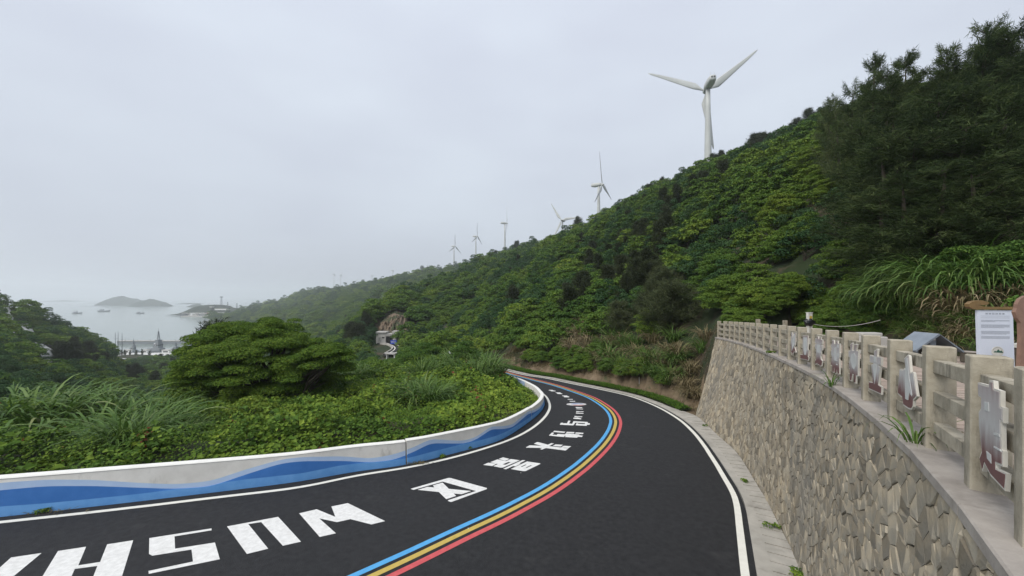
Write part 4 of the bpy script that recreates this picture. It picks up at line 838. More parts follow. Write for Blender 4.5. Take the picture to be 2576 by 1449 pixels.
ridge_trees((2020, 2034, 2046, 2060, 2075), 7.0, 'tall casuarina on the ridge before the dark wood begins', 'ridge casuarinas before the dark wood')
ridge_trees((1560, 1590, 1602, 1632, 1646, 1664, 1690, 1722, 1750), 4.2, 'little casuarina sticking out of the ridge line left of the big turbine', 'little ridge casuarinas')
ridge_trees((1450, 1458), 6.0, 'dark tree of the pair on the ridge in front of the third turbine', 'ridge pair by the third turbine')
ridge_trees((1240, 1246, 1300), 4.0, 'tiny bush on the ridge left of the fourth turbine', 'tiny ridge bushes')
# near wood on the right
for x, D, yt, sx in [(2082, 38, 258, .8), (2112, 34, 240, .8), (2142, 31, 215, .9), (2170, 29, 232, .9), (2192, 27, 178, 1.0), (2225, 26, 190, 1.1), (2268, 26, 166, 1.1), (2305, 25, 178, 1.1), (2345, 25, 150, 1.1), (2385, 24, 118, 1.0), (2405, 24, 92, .9), (2440, 23, 104, 1.1), (2482, 23, 74, .95), (2515, 23, 82, .9), (2548, 22, 112, 1.1), (2580, 21, 92, 1.1), (2640, 20, 90, 1.2),
                     (2172, 24, 330, 1.3), (2215, 21, 345, 1.4), (2240, 19, 380, 1.5), (2260, 22, 270, 1.4), (2300, 18.5, 340, 1.5), (2350, 20, 250, 1.4), (2400, 17.5, 320, 1.5), (2450, 19, 215, 1.4), (2500, 17, 290, 1.5), (2550, 18, 200, 1.4), (2600, 15.5, 300, 1.5), (2225, 18, 480, 1.4), (2280, 16.5, 460, 1.5), (2360, 15.5, 430, 1.5), (2460, 14.8, 420, 1.5), (2560, 13.8, 420, 1.5), (2640, 14, 380, 1.5)]:
    X = (x - CX) / F * D; z = zground([X], [D])[0]; k = random.randrange(3); Hh = max(3.0, CZ - (yt - HY) / F * D - z)
    top = yt < 260
    plant('casuarina_tree', 'tall casuarina whose feathery top breaks the skyline of the near wood' if top else 'dark drooping casuarina inside the near wood at the upper right', 'tree', (X, D, z - .2), CASN[k], Hh / 5.9, 'skyline casuarinas of the near wood' if top else 'inner casuarinas of the near wood', sx=sx * min(1.0, 6.5 / Hh)); casu.append(np.array([X, D, z]))
# by the concrete house, in the valley and on the left hill
cas(inpoly([(825, 845), (860, 815), (915, 815), (930, 860), (920, 890), (830, 890)], 16), 8.0, 'dark casuarina in the clump left of the grey concrete house', 'casuarinas by the concrete house')
cas(inpoly([(300, 925), (470, 915), (480, 985), (400, 1000), (320, 985)], 26), 7.0, 'dark casuarina in the valley below the grass bank', 'casuarinas in the valley')
cas(inpoly([(150, 900), (262, 890), (270, 950), (200, 960), (140, 940)], 22), 7.0, 'dark casuarina low on the hill at the far left', 'casuarinas on the left hill')
cas([(262, 872), (248, 868), (232, 862), (215, 852), (190, 842), (168, 830)], 5.0, 'dark tree on the skyline of the left hill', 'skyline trees of the left hill')
casu = np.array(casu)

# --- broadleaf cover of the slopes: the largest as trees of their own, the rest as one mass
def sample_slope(xr, dr, spacing):
    out = []; D = dr[0]
    while D < dr[1]:
        sp = spacing(D); xs_ = np.arange(xr[0], xr[1], sp / D * F); x = xs_ + rng.uniform(-.5, .5, len(xs_)) * sp / D * F; d = D + rng.uniform(-.5, .5, len(xs_)) * sp
        out.append(np.stack([(x - CX) / F * d, d, sp * np.ones(len(x))], 1)); D += sp * .95
    return np.vstack(out)
S1 = sample_slope((1180, 2680), (11, 400), lambda D: 1.75 + 0.014 * D)
S2 = sample_slope((-250, 1180), (34, 330), lambda D: 1.9 + 0.013 * D)
S3 = sample_slope((540, 1320), (330, 1500), lambda D: 3.2 + 0.008 * D)
SP = np.vstack([S1, S2, S3]); zS = zground(SP[:, 0], SP[:, 1]); xvS = CX + F * SP[:, 0] / SP[:, 1]; yvS = HY - F * (zS - CZ) / SP[:, 1]
ok = zS > 1.5
near_m = SP[:, 1] < 75; q = SP[near_m][:, :2]; sr_ = side(q, C_rgt); sb_ = side(q, C_bas); sf_ = side(q, C_fen); okn = ((sr_ < np.where((xvS[near_m] > 1400) & (xvS[near_m] < 1800), -7.5, -4.5)) | (sb_ > 2.0)) & ~((sf_ < 1.0) & (sf_ > -6.3) & (q[:, 1] < 23.5))
okn &= ~((xvS[near_m] < 1300) & (q[:, 1] < 34)); ok[near_m] &= okn
def inpx(poly):
    p = np.array(poly, float); c = np.zeros(len(xvS), bool); j = len(p) - 1
    for i in range(len(p)):
        cond = (p[i, 1] > yvS) != (p[j, 1] > yvS); c ^= cond & (xvS < (p[j, 0] - p[i, 0]) * (yvS - p[i, 1]) / (p[j, 1] - p[i, 1] + 1e-9) + p[i, 0]); j = i
    return c
D_ = SP[:, 1]
ok &= ~(inpx([(950, 795), (1000, 780), (1045, 800), (1035, 850), (1000, 870), (945, 860)]) & (D_ > 105) & (D_ < 170))       # eroded cliff
ok &= ~((xvS > 935) & (xvS < 1025) & (D_ > 62) & (D_ < 128) & (yvS > 850))        # house and its road
ok &= ~((xvS > 268) & (xvS < 480) & (D_ > 285) & (D_ < 340))                        # lawn by the dock
ok &= ~(inpx([(2, 770), (50, 770), (52, 885), (4, 880)]) | inpx([(84, 860), (168, 892), (166, 945), (96, 935)]) | inpx([(56, 822), (100, 822), (100, 870), (58, 868)]))
if len(casu):
    dc = np.full(len(SP), 9e9)
    for a in range(0, len(SP), 4000): dc[a:a + 4000] = np.min(np.linalg.norm(SP[a:a + 4000, None, :2] - casu[None, :, :2], axis=2), 1)
    ok &= (dc > 0.9)
# hidden behind nearer ground: drop
vis = np.zeros(len(SP)); fr_ = np.linspace(.12, .97, 36)
for f in fr_:
    dd = SP[:, 1] * f; xx = SP[:, 0] * f; m = dd > 13; el = np.full(len(SP), -9.0); el[m] = (znat(xx[m], dd[m]) - CZ) / dd[m]; vis = np.maximum(vis, el) if f > fr_[0] else el
hid = vis > (zS + 4.5 - CZ) / SP[:, 1]
ok &= ~hid
SP, zS, xvS, yvS = SP[ok], zS[ok], xvS[ok], yvS[ok]
scl = SP[:, 2] / 1.55 * np.exp(rng.normal(-.22, .30, len(SP))) * 0.84
vs_ = vnoise(xvS / 60, yvS / 60, 21, 3); scl *= 1 + 0.35 * vs_; scl = np.clip(scl, .35, np.where(SP[:, 1] < 330, .62 + .016 * SP[:, 1], 9))
size = scl / SP[:, 1]; inframe = (xvS > -20) & (xvS < 2596); rank = np.argsort(-np.where(inframe, size, 0))
shr_idx = rng.integers(0, 5, len(SP)); dome = vnoise(SP[:, 0] / 14, SP[:, 1] / 14, 23, 2) + rng.normal(0, .25, len(SP)) > .22; shr_idx = np.where(dome, 5 + rng.integers(0, 3, len(SP)), shr_idx); rotS = rng.uniform(0, 6.28, len(SP))
NIND = 270
def zone(x, y, D):
    if D > 300: return 'rounded tree in the hazy cover of the far ridge', 'far ridge trees'
    if x < 900: return 'rounded green shrub tree on the hill at the far left', 'shrub trees of the left hill'
    if x > 2050: return 'leafy green tree at the foot of the near dark wood', 'trees at the foot of the near wood'
    if x > 1757: return 'tiered bright green tree on the slope behind the terrace fence', 'trees behind the terrace'
    return 'tiered green shrub tree in the cover of the slope above the road', 'shrub trees above the road'
ALLS = SHR + SHD; ALLF = SHF + SHD; first = [None] * 8; ind = set()
for k in rank[:NIND]:
    lab, grp = zone(xvS[k], yvS[k], SP[k, 1]); v = shr_idx[k]
    plant('shrub_tree', lab, 'tree', (SP[k, 0], SP[k, 1], zS[k] - .15), (ALLF if SP[k, 1] < 42 else ALLS)[v], float(scl[k]), grp, float(rotS[k])); ind.add(int(k))
    if first[v] is None and (SP[k, 1] >= 42 or v > 4): first[v] = [o for o in bpy.data.objects if o.name.startswith('crown') and o.data == ALLS[v][0]][0]
rest = np.array([k for k in range(len(SP)) if k not in ind])
print('shrubs', len(SP), 'rest', len(rest))
def scatter(name, P, sc_, rt, idx, sources):
    me = bpy.data.meshes.new(name); me.vertices.add(len(P)); me.vertices.foreach_set('co', np.asarray(P, np.float32).ravel())
    for nm, ty, arr in (('sc', 'FLOAT', sc_), ('rt', 'FLOAT', rt), ('ix', 'INT', idx)):
        a = me.attributes.new(nm, ty, 'POINT'); a.data.foreach_set('value', np.asarray(arr, np.int32 if ty == 'INT' else np.float32))
    o = obj(name, me); ng_ = bpy.data.node_groups.new(name, 'GeometryNodeTree'); ng_.interface.new_socket('Geometry', in_out='INPUT', socket_type='NodeSocketGeometry'); ng_.interface.new_socket('Geometry', in_out='OUTPUT', socket_type='NodeSocketGeometry')
    gi = N(ng_, 'NodeGroupInput'); go_ = N(ng_, 'NodeGroupOutput'); jn = N(ng_, 'GeometryNodeJoinGeometry'); iop = N(ng_, 'GeometryNodeInstanceOnPoints'); l = ng_.links.new
    for s_ in reversed(sources):
        oi = N(ng_, 'GeometryNodeObjectInfo', transform_space='ORIGINAL'); oi.inputs['Object'].default_value = s_; oi.inputs['As Instance'].default_value = True; l(oi.outputs['Geometry'], jn.inputs[0])
    at = {}
    for nm, ty in (('sc', 'FLOAT'), ('rt', 'FLOAT'), ('ix', 'INT')):
        n_ = N(ng_, 'GeometryNodeInputNamedAttribute', data_type=ty); n_.inputs['Name'].default_value = nm; at[nm] = n_.outputs['Attribute']
    cx_ = N(ng_, 'ShaderNodeCombineXYZ'); l(at['rt'], cx_.inputs['Z']); er = N(ng_, 'FunctionNodeEulerToRotation'); l(cx_.outputs[0], er.inputs[0])
    l(gi.outputs[0], iop.inputs['Points']); l(jn.outputs[0], iop.inputs['Instance']); iop.inputs['Pick Instance'].default_value = True; l(at['ix'], iop.inputs['Instance Index']); l(er.outputs[0], iop.inputs['Rotation']); l(at['sc'], iop.inputs['Scale']); l(iop.outputs[0], go_.inputs[0])
    md = o.modifiers.new('scatter', 'NODES'); md.node_group = ng_; return o
src = [f for f in first if f is not None]; ok_v = [v for v in range(8) if first[v] is not None]; src_i = {v: (ok_v.index(v) if v in ok_v else v % len(src)) for v in range(8)}
stuff(scatter('hillside_vegetation', np.stack([SP[rest, 0], SP[rest, 1], zS[rest] - .15], 1), scl[rest], rotS[rest], np.array([src_i[int(v)] for v in shr_idx[rest]]), src), 'dense green broadleaf scrub covering the slopes and far ridge', 'scrub')
# ------------------------------------------------------------------ left bank: vines, weeds, tussocks, trees
def bank_pts(n, xr, dr):
    x = rng.uniform(xr[0], xr[1], n); D = np.sqrt(rng.uniform(dr[0] ** 2, dr[1] ** 2, n)); X = (x - CX) / F * D; q = np.stack([X, D], 1)
    sb = side(q, C_bas); sr = side(q, C_rgt); k = (sb > 0.42) & (sr > 0.3); return X[k], D[k], sb[k]
Xv, Dv, sbv = bank_pts(210000, (-160, 1400), (9.5, 36)); zv = zground(Xv, Dv)
mound = np.clip(0.66 + 0.75 * vnoise(Xv / 1.7, Dv / 1.7, 31, 3) + .42 * vnoise(Xv / .55, Dv / .55, 35, 2), 0.08, 1.6); ramp = np.clip(.22 + (sbv - .4) / 2.4, 0.1, 1)
hgt = mound * ramp * np.clip(1.0 + .35 * vnoise(Xv / 4.5, Dv / 4.5, 33, 2), .5, 1.3); up = rng.random(len(Xv)) ** .55
P = np.stack([Xv, Dv, zv + hgt * up + .02], 1); P[:, :2] += rng.normal(0, .05, (len(Xv), 2))
Nn = np.stack([rng.normal(0, .42, len(Xv)), rng.normal(-.25, .42, len(Xv)), np.full(len(Xv), 1.0)], 1)
small = (sbv < 1.0) | (vnoise(Xv / 2.5, Dv / 2.5, 37, 2) < -.35)
Ln = np.where(small, rng.uniform(.07, .13, len(Xv)), rng.uniform(.11, .20, len(Xv)) * (1 + .3 * vnoise(Xv / 3, Dv / 3, 41, 2))); big_ = (rng.random(len(Xv)) < .14) & ~small; Ln = np.where(big_, Ln * 1.55, Ln); Wn = Ln * np.where(small, .55, .85)
tone = 0.46 + 0.30 * vnoise(Xv / 1.3, Dv / 1.3, 43, 3) + 0.16 * vnoise(Xv / 5, Dv / 5, 45, 2); lc = np.clip(rng.normal(tone, .13), 0, .96); red = (vnoise(Xv / .8, Dv / .8, 47, 2) > .62) & (rng.random(len(Xv)) < .5); lc[red] = 1.0
V, Fc, lc = leaves(P, Nn, Ln, Wn, lc, 0.1)
stuff(mk('vine_ground_cover', V, Fc, M['lf_vine'], lc=lc), 'leafy green vines and weeds covering the bank behind the barrier', 'vines')
# fine upright weeds close to the barrier
Xw, Dw, sw = bank_pts(150000, (-160, 1400), (9.3, 30)); k = sw < rng.uniform(.5, 2.6, len(sw)); Xw, Dw, sw = Xw[k], Dw[k], sw[k]; zw = zground(Xw, Dw); n = len(Xw); a = rng.uniform(0, 6.28, n); hh_ = rng.uniform(.10, .42, n) * np.clip(.5 + vnoise(Xw / 1.1, Dw / 1.1, 51, 2), .25, 1.2)
b0 = np.stack([Xw, Dw, zw], 1); tipw = b0 + np.stack([np.cos(a) * hh_ * .35, np.sin(a) * hh_ * .35, hh_], 1); sdw = np.stack([-np.sin(a), np.cos(a), 0 * a], 1) * rng.uniform(.006, .013, n)[:, None]
V = np.stack([b0 - sdw, b0 + sdw, tipw], 1).reshape(-1, 3); lc = np.clip(rng.normal(.55, .2, n), 0, .96)
stuff(mk('weeds', V, np.arange(n)[:, None] * 3 + np.arange(3)[None], M['lf_vine'], lc=lc), 'thin grassy weeds along the foot of the bank', 'weeds')

def gnd(x, y):           # point of the bank seen at (x, y)
    q = gp(x, y); return np.array([q[0], q[1], zground([q[0]], [q[1]])[0]])
def tus(x, y, s, lab, grp, meshes=None, nm='silvergrass_clump', h=None):
    q = gnd(x, y) if h is None else h; m = (meshes or TUS); plant(nm, lab, 'grass clump', q, (random.choice(m),), s, grp, parts=('blades',))
for x, y, s in [(35, 1080, 1.3), (112, 1085, 1.5), (190, 1055, 1.35), (100, 1030, 1.3), (20, 1030, 1.2)]:
    tus(x, y, s * 1.15, 'arching silvergrass clump in the tall group at the left edge of the bank', 'silvergrass at the left edge', TUB)
for x, y, s in [(240, 1130, 1.25), (318, 1142, 1.35), (275, 1075, 1.3), (385, 1105, 1.15)]:
    tus(x, y, s * 1.15, 'broad arching silvergrass clump in the second group behind the barrier', 'silvergrass behind the barrier', TUB)
for x, y, s in [(440, 1120, .95), (410, 1140, .9), (455, 1085, .95), (390, 1055, 1.1), (430, 1050, 1.0), (350, 1160, .8), (300, 1165, .75)]:
    tus(x, y, s * 1.3, 'smaller silvergrass clump at the right end of the tall grass', 'silvergrass at the right end')
for x, y, s in [(855, 990, .95), (890, 978, 1.05), (925, 975, 1.0), (960, 972, .9), (825, 985, .85)]:
    tus(x, y, s * 1.45, 'silvergrass clump standing beside the spreading tree', 'silvergrass beside the spreading tree')
for x, y, s in [(1020, 1020, .85), (1050, 1030, .95), (1080, 1035, .9), (1105, 1030, .8), (1065, 1010, .9)]:
    tus(x, y, s * 1.5, 'silvergrass clump in the middle of the leafy bank', 'silvergrass in the middle of the bank')
for x, y, s in [(1060, 975, 1.0), (1100, 968, 1.0), (1140, 962, 1.1), (1180, 958, 1.2), (1215, 965, 1.15), (1235, 975, 1.05), (1160, 975, 1.0), (1200, 985, 1.0), (1125, 945, 1.1), (1190, 945, 1.25), (1235, 955, 1.2), (1255, 970, .9), (1030, 960, .9)]:
    tus(x, y, s * 1.4, 'pale silvergrass clump on the mound inside the bend', 'silvergrass on the mound inside the bend')

# spreading trees beyond the bank
def big_tree(name, lab, tx, D, crown, n, R, topy, boty, per=1700):
    base = np.array([(tx - CX) / F * D, D, 0]); base[2] = zground([base[0]], [D])[0]; x0, x1 = [(v - CX) / F * D - base[0] for v in crown]; cx_ = (x0 + x1) / 2; rx = (x1 - x0) / 2 - R * .5
    zt = CZ - (topy - HY) / F * D - base[2]; zb = CZ - (boty - HY) / F * D - base[2]; lobes = []
    for i in range(n):
        el = math.asin(rng.uniform(-.02, 1.0)) if i > 24 else rng.uniform(.85, 1.5); az = rng.uniform(math.pi, 2 * math.pi) if rng.random() < .72 else rng.uniform(0, math.pi); k = (rng.uniform(.86, 1.0) if rng.random() < .8 else rng.uniform(.55, .85)) * float(1 + .26 * vnoise(az * 1.3 + tx, el * 2.0, 17, 2))
        p = np.array([cx_ + rx * k * math.cos(el) ** .8 * math.cos(az), rx * .72 * k * math.cos(el) ** .8 * math.sin(az), zb + (zt - zb - R * .3) * k * math.sin(el)]); 
        if p[2] < zb + .25 * (zt - zb) and abs(p[0] - cx_) < rx * .5 and rng.random() < .45: continue      # open, dark space under the crown
        r = R * rng.uniform(.42, 1.15); lobes.append((tuple(p), r, r * rng.uniform(.26, .5)))
    cr = crown_mesh('crown', lobes, per, .125, .052, M['lf_tree'], .3, (.42, .22)); root = thing(name, lab, 'tree', tuple(base))
    obj('crown', cr, root); tips = [lobes[i][0] for i in range(0, len(lobes), 4)]; obj('trunk', limbs_mesh('trunk', (0, 0, 0), tips, .12), root); return root
big_tree('spreading_tree', 'broad rounded green tree at the edge of the bank, its dark limbs showing below', 668, 25.0, (470, 840), 250, .95, 800, 985)
big_tree('spreading_tree', 'lower green tree with a visible bare trunk at the right of the broad tree', 752, 23.5, (715, 908), 60, .7, 855, 955)
def bush(x, D, topy, wpx, lab, mat='lf_tree', nm='round_bush'):
    X = (x - CX) / F * D; z = zground([X], [D])[0]; Hh = CZ - (topy - HY) / F * D - z; R = wpx / F * D / 2
    lb = shrub_lobes(R, Hh, 14); cr = crown_mesh('crown', lb, 260 / max(.4, R * .38) ** 1, .15, .08, M[mat], .2, (.62, .2)); r = thing(nm, lab, 'bush', (X, D, z - .1)); obj('crown', cr, r); obj('trunk', limbs_mesh('trunk', (0, 0, 0), [l_[0] for l_ in lb[:6]], .05), r)
bush(462, 24, 948, 80, 'bright green bush at the left foot of the broad tree'); bush(625, 19, 985, 120, 'blue green leafy bush in front of the broad tree', 'lf_hill')
bush(1080, 33, 893, 190, 'sunlit yellow green thicket on the crest right of the broad tree'); bush(955, 31, 898, 120, 'green thicket on the crest beside the broad tree'); bush(1185, 35, 905, 120, 'green thicket on the crest at the head of the grassy mound')
for x, D, ty, wpx, lb in [(520, 17.5, 1012, 90, 'low leafy bush on the bank left of the broad tree'), (585, 16.0, 1040, 80, 'low light green bush behind the long barrier'), (735, 18.0, 1010, 110, 'leafy bush below the tree with the bare trunk'), (815, 17.0, 1022, 90, 'yellow green bush in the middle of the bank'), (900, 19.0, 1000, 100, 'round leafy bush before the grass clumps'), (985, 18.5, 1022, 90, 'dark leafy bush close to the middle grass clump'),
                            (1170, 22.0, 1005, 80, 'low bush near the inside of the bend'), (1290, 24.0, 1003, 60, 'small bush at the tip of the bank inside the bend'), (30, 13.0, 1120, 120, 'yellow green bush at the left edge below the tall grass'), (150, 12.5, 1135, 110, 'low leafy bush at the foot of the tall grass'), (480, 15.2, 1075, 70, 'small leafy bush beside the smaller grass clumps'), (1100, 20.5, 1000, 70, 'dark green bush behind the middle grass clump')]:
    bush(x, D, ty, wpx, lb, 'lf_vine' if 'yellow' in lb or 'light' in lb else 'lf_tree', 'bank_bush')
X, D = (548 - CX) / F * 31, 31.0; plant('bare_topped_tree', 'dark scraggy tree top rising behind the broad green tree', 'tree', (X, D, zground([X], [D])[0] - .2), CAS[3], 1.35, sx=.8)
X, D = (525 - CX) / F * 30, 30.0

# ------------------------------------------------------------------ right bank: hedge, dry grass, weeds, reeds
hc = offs(C_rgt, -0.22 - 0.62 - 0.38); hk = (hc[:, 1] > 23.0) & (hc[:, 1] < 52); H_ = hc[hk]; hs, _ = resample(H_, 0.25); n = 26000; k = rng.integers(0, len(hs) - 1, n); t_ = rng.random(n)[:, None]; c0 = hs[k] * (1 - t_) + hs[k + 1] * t_
rad = rng.uniform(-.38, .38, n); nh = lnorm(hs)[k]; X = c0[:, 0] + nh[:, 0] * rad; D = c0[:, 1] + nh[:, 1] * rad; zt = .36 * np.sqrt(np.clip(1 - (rad / .42) ** 2, 0.05, 1)) * (1 + .18 * vnoise(X * 2, D * 2, 61, 2))
P = np.stack([X, D, zroad(X, D) + .03 + zt * rng.random(n) ** .35], 1); Nn = np.stack([rng.normal(0, .6, n), rng.normal(-.3, .6, n), np.ones(n)], 1)
V, Fc, lc = leaves(P, Nn, rng.uniform(.06, .11, n), rng.uniform(.035, .06, n), np.clip(rng.normal(.5, .22, n), 0, 1)); hg = thing('roadside_hedge', 'low clipped dark green hedge along the kerb below the slope', 'hedge', (hs[0][0], hs[0][1], zroad(*hs[0])))
mk('foliage', V - np.array(hg.location), Fc, M['lf_hedge'], parent=hg, lc=lc)
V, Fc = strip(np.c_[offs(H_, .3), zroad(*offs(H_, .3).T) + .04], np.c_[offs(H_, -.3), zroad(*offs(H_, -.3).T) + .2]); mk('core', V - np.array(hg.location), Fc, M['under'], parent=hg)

# dry tufts and small growth on the cut bank (uncountable)
n = 20000; k = rng.integers(0, len(H_), n); d = .35 + 3.4 * rng.random(n) ** 1.4; nh = lnorm(H_)[k]; X = H_[k, 0] - nh[:, 0] * d + rng.normal(0, .2, n); D = H_[k, 1] - nh[:, 1] * d + rng.normal(0, .2, n); z = zground(X, D)
a = rng.uniform(0, 6.28, n); hh_ = rng.uniform(.2, .75, n); b0 = np.stack([X, D, z], 1); tipw = b0 + np.stack([np.cos(a) * hh_ * .5, -np.abs(np.sin(a)) * hh_ * .5, hh_ * rng.uniform(-.2, .9, n)], 1); sdw = np.stack([-np.sin(a), np.cos(a), 0 * a], 1) * rng.uniform(.008, .02, n)[:, None]
stuff(mk('dry_grass', np.stack([b0 - sdw, b0 + sdw, tipw], 1).reshape(-1, 3), np.arange(n)[:, None] * 3 + np.arange(3)[None], M['lf_dry'], lc=np.clip(rng.normal(.5, .25, n), 0, 1)), 'brown dry grass on the cut bank above the hedge', 'dry grass')
def onbank(x, y): return hit(x, y, 20, 120)
for x, y, s, dry in [(1445, 885, 1.0, 1), (1460, 850, 1.1, 1), (1470, 820, 1.1, 1), (1440, 840, 1.0, 1), (1480, 870, 1.0, 1), (1455, 790, 1.0, 1), (1490, 900, .9, 1), (1430, 870, .9, 1)]:
    h_ = onbank(x, y)
    if h_ is not None: tus(x, y, s * 1.4, 'straw coloured dry reed clump in the patch halfway up the bank', 'dry reeds halfway up the bank', TUD, 'reed_clump', h_)
for x, y, s in [(1300, 885, .9), (1330, 895, .9), (1270, 860, 1.0), (1250, 890, .9), (1320, 860, 1.0)]:
    h_ = onbank(x, y)
    if h_ is not None: tus(x, y, s, 'brownish reed clump where the road disappears round the slope', 'reeds where the road disappears', TUD, 'reed_clump', h_)
for i, (x, y) in enumerate(inpoly([(1500, 850), (1600, 860), (1700, 860), (1790, 830), (1770, 940), (1720, 985), (1600, 955), (1510, 930)], 34)):
    h_ = onbank(x, y); dry = (i % 5 < 2)
    if h_ is not None: tus(x, y, random.uniform(1.0, 1.4), ('half withered' if dry else 'green') + ' reed clump hanging over the cut bank beside the stone wall', ('withered' if dry else 'green') + ' reeds on the cut bank', TUD if dry else TUS, 'reed_clump', h_)
for x, y in inpoly([(1700, 960), (1752, 940), (1752, 1010), (1715, 990)], 5):
    h_ = onbank(x, y)
    if h_ is not None: tus(x, y, .85, 'dry brown reed clump tucked against the end of the stone wall', 'dry reeds at the wall end', TUD, 'reed_clump', h_)
for x, y in inpoly([(1300, 890), (1500, 880), (1520, 925), (1600, 945), (1700, 975), (1590, 965), (1330, 920)], 34):
    h_ = onbank(x, y)
    if h_ is not None: plant('bank_shrub', 'small dark shrub on the cut bank above the hedge', 'shrub', h_, SHF[random.randrange(5)], random.uniform(.35, .55), 'small shrubs on the cut bank')
# large silvergrass above the terrace at the right
for i, (x, y) in enumerate([(2270, 735), (2310, 745), (2345, 720), (2370, 750), (2400, 715), (2430, 740), (2455, 700), (2480, 735), (2510, 690), (2530, 730), (2560, 690), (2590, 720), (2330, 690), (2390, 670), (2440, 655), (2500, 640), (2560, 635), (2620, 660), (2290, 760), (2250, 750), (2360, 640), (2420, 610), (2480, 590), (2540, 580), (2300, 700), (2460, 670), (2520, 660), (2580, 600), (2540, 770), (2480, 775), (2420, 780), (2600, 770)]):
    h_ = hit(x, y + 20, 8, 60); dry = y > 765
    if h_ is not None: tus(x, y, random.uniform(1.35, 1.75) if not dry else random.uniform(1.0, 1.3), 'long drooping silvergrass clump on the bank above the sign board' if not dry else 'browned silvergrass clump hanging at the lower edge above the sign board', 'silvergrass above the sign board' if not dry else 'browned silvergrass above the sign board', TUR if not dry else TUD, 'silvergrass_clump', h_)
# leafy growth straight behind the terrace
for x, y in inpoly([(1790, 770), (1900, 760), (2060, 750), (2240, 740), (2260, 862), (2100, 862), (1900, 845), (1800, 835)], 80):
    h_ = hit(x, y, 9, 60)
    if h_ is not None: plant('terrace_shrub', 'leafy dark green shrub crowding the back of the terrace', 'shrub', h_ + np.array([0, 0, -.25]), SHF[random.randrange(5)], random.uniform(.32, .6), 'shrubs at the back of the terrace')
for x, y in inpoly([(2240, 800), (2576, 800), (2576, 900), (2400, 890), (2260, 865)], 26):
    h_ = hit(x, y, 7, 40)
    if h_ is not None: tus(x, y, random.uniform(.45, .75), 'withered grass clump on the dark bank behind the sign board', 'withered grass behind the sign board', TUD if random.random() < .5 else TUS, 'bank_grass_clump', h_)

# small weeds in joints
M['lf_weed'] = M['lf_vine']
def weed(pos, s, lab, kind=0):
    if kind: me = tussock(26, .55, .05, M['lf_grass'], 1.3, 5, .018); plant('weed_tuft', lab, 'weed', pos, (me,), s, parts=('blades',))
    else:
        lb = [((rng.normal(0, .06), rng.normal(0, .06), .05), .09, .06) for _ in range(4)]; me = crown_mesh('leaves', lb, 4500, .06, .04, M['lf_vine'], .1); plant('weed_tuft', lab, 'weed', pos, (me,), s, parts=('leaves',))
E3 = lambda i, o: np.array([*(offs(C_fen, o)[i]), 0])
def cop(x, y):
    """point on the terrace plane"""
    ww = (y - HY) / F; D = 1.28 / (ww - 0.0547); return np.array([(x - CX) / F * D, D, zter(D)])
weed(cop(2300, 1112), 1.0, 'grass tuft growing from the coping of the stone wall near the second post', 1); weed(cop(2092, 968), .8, 'grass tuft on the coping halfway along the wall', 1); weed(cop(1935, 888), .8, 'small weed on the coping towards the far end', 0)
weed(gp(1874, 1212, .05), .8, 'low weed in the gutter joint below the middle of the wall'); weed(gp(1945, 1328, .05), .9, 'low weed at the wall foot near the bottom of the picture'); weed(gp(2000, 1445, .05), 1.0, 'leafy weed at the wall foot at the bottom edge'); weed(gp(1772, 1072, .05), .8, 'weed in the gutter at the far end of the wall')
for x, y, lb in ((1228, 1112, 'leafy weed at the foot of the barrier before the bend'), (1180, 1128, 'small weed at the barrier foot'), (1112, 1150, 'low weed beside the barrier joint'), (110, 1288, 'brown weed and litter at the barrier foot on the left')): weed(gp(x, y, 0), .9, lb)
# ------------------------------------------------------------------ wind turbines
def blade_mesh(Lb):
    """tapered, twisted blade along +Z"""
    V = []; st = [(0.0, .030, .030, 0), (.05, .028, .028, 0), (.20, .125, .022, .20), (.32, .112, .017, .16), (.55, .082, .011, .09), (.80, .052, .007, .04), (.95, .030, .004, .0), (1.0, .006, .002, 0)]
    for r, ch, th, tw in st:
        for j in range(10):
            a = 2 * math.pi * j / 10; x = math.cos(a) * ch * .5 + (ch * .18 if ch > .04 else 0); y = math.sin(a) * th * .5
            V.append(((x * math.cos(tw) - y * math.sin(tw)) * Lb, (x * math.sin(tw) + y * math.cos(tw)) * Lb, r * Lb))
    Fc = [(i * 10 + j, i * 10 + (j + 1) % 10, i * 10 + 10 + (j + 1) % 10, i * 10 + 10 + j) for i in range(len(st) - 1) for j in range(10)] + [tuple(range(9, -1, -1)), tuple(range(70, 80))]
    return mk('blade', V, Fc, M['turb'], smooth=True, link=False)
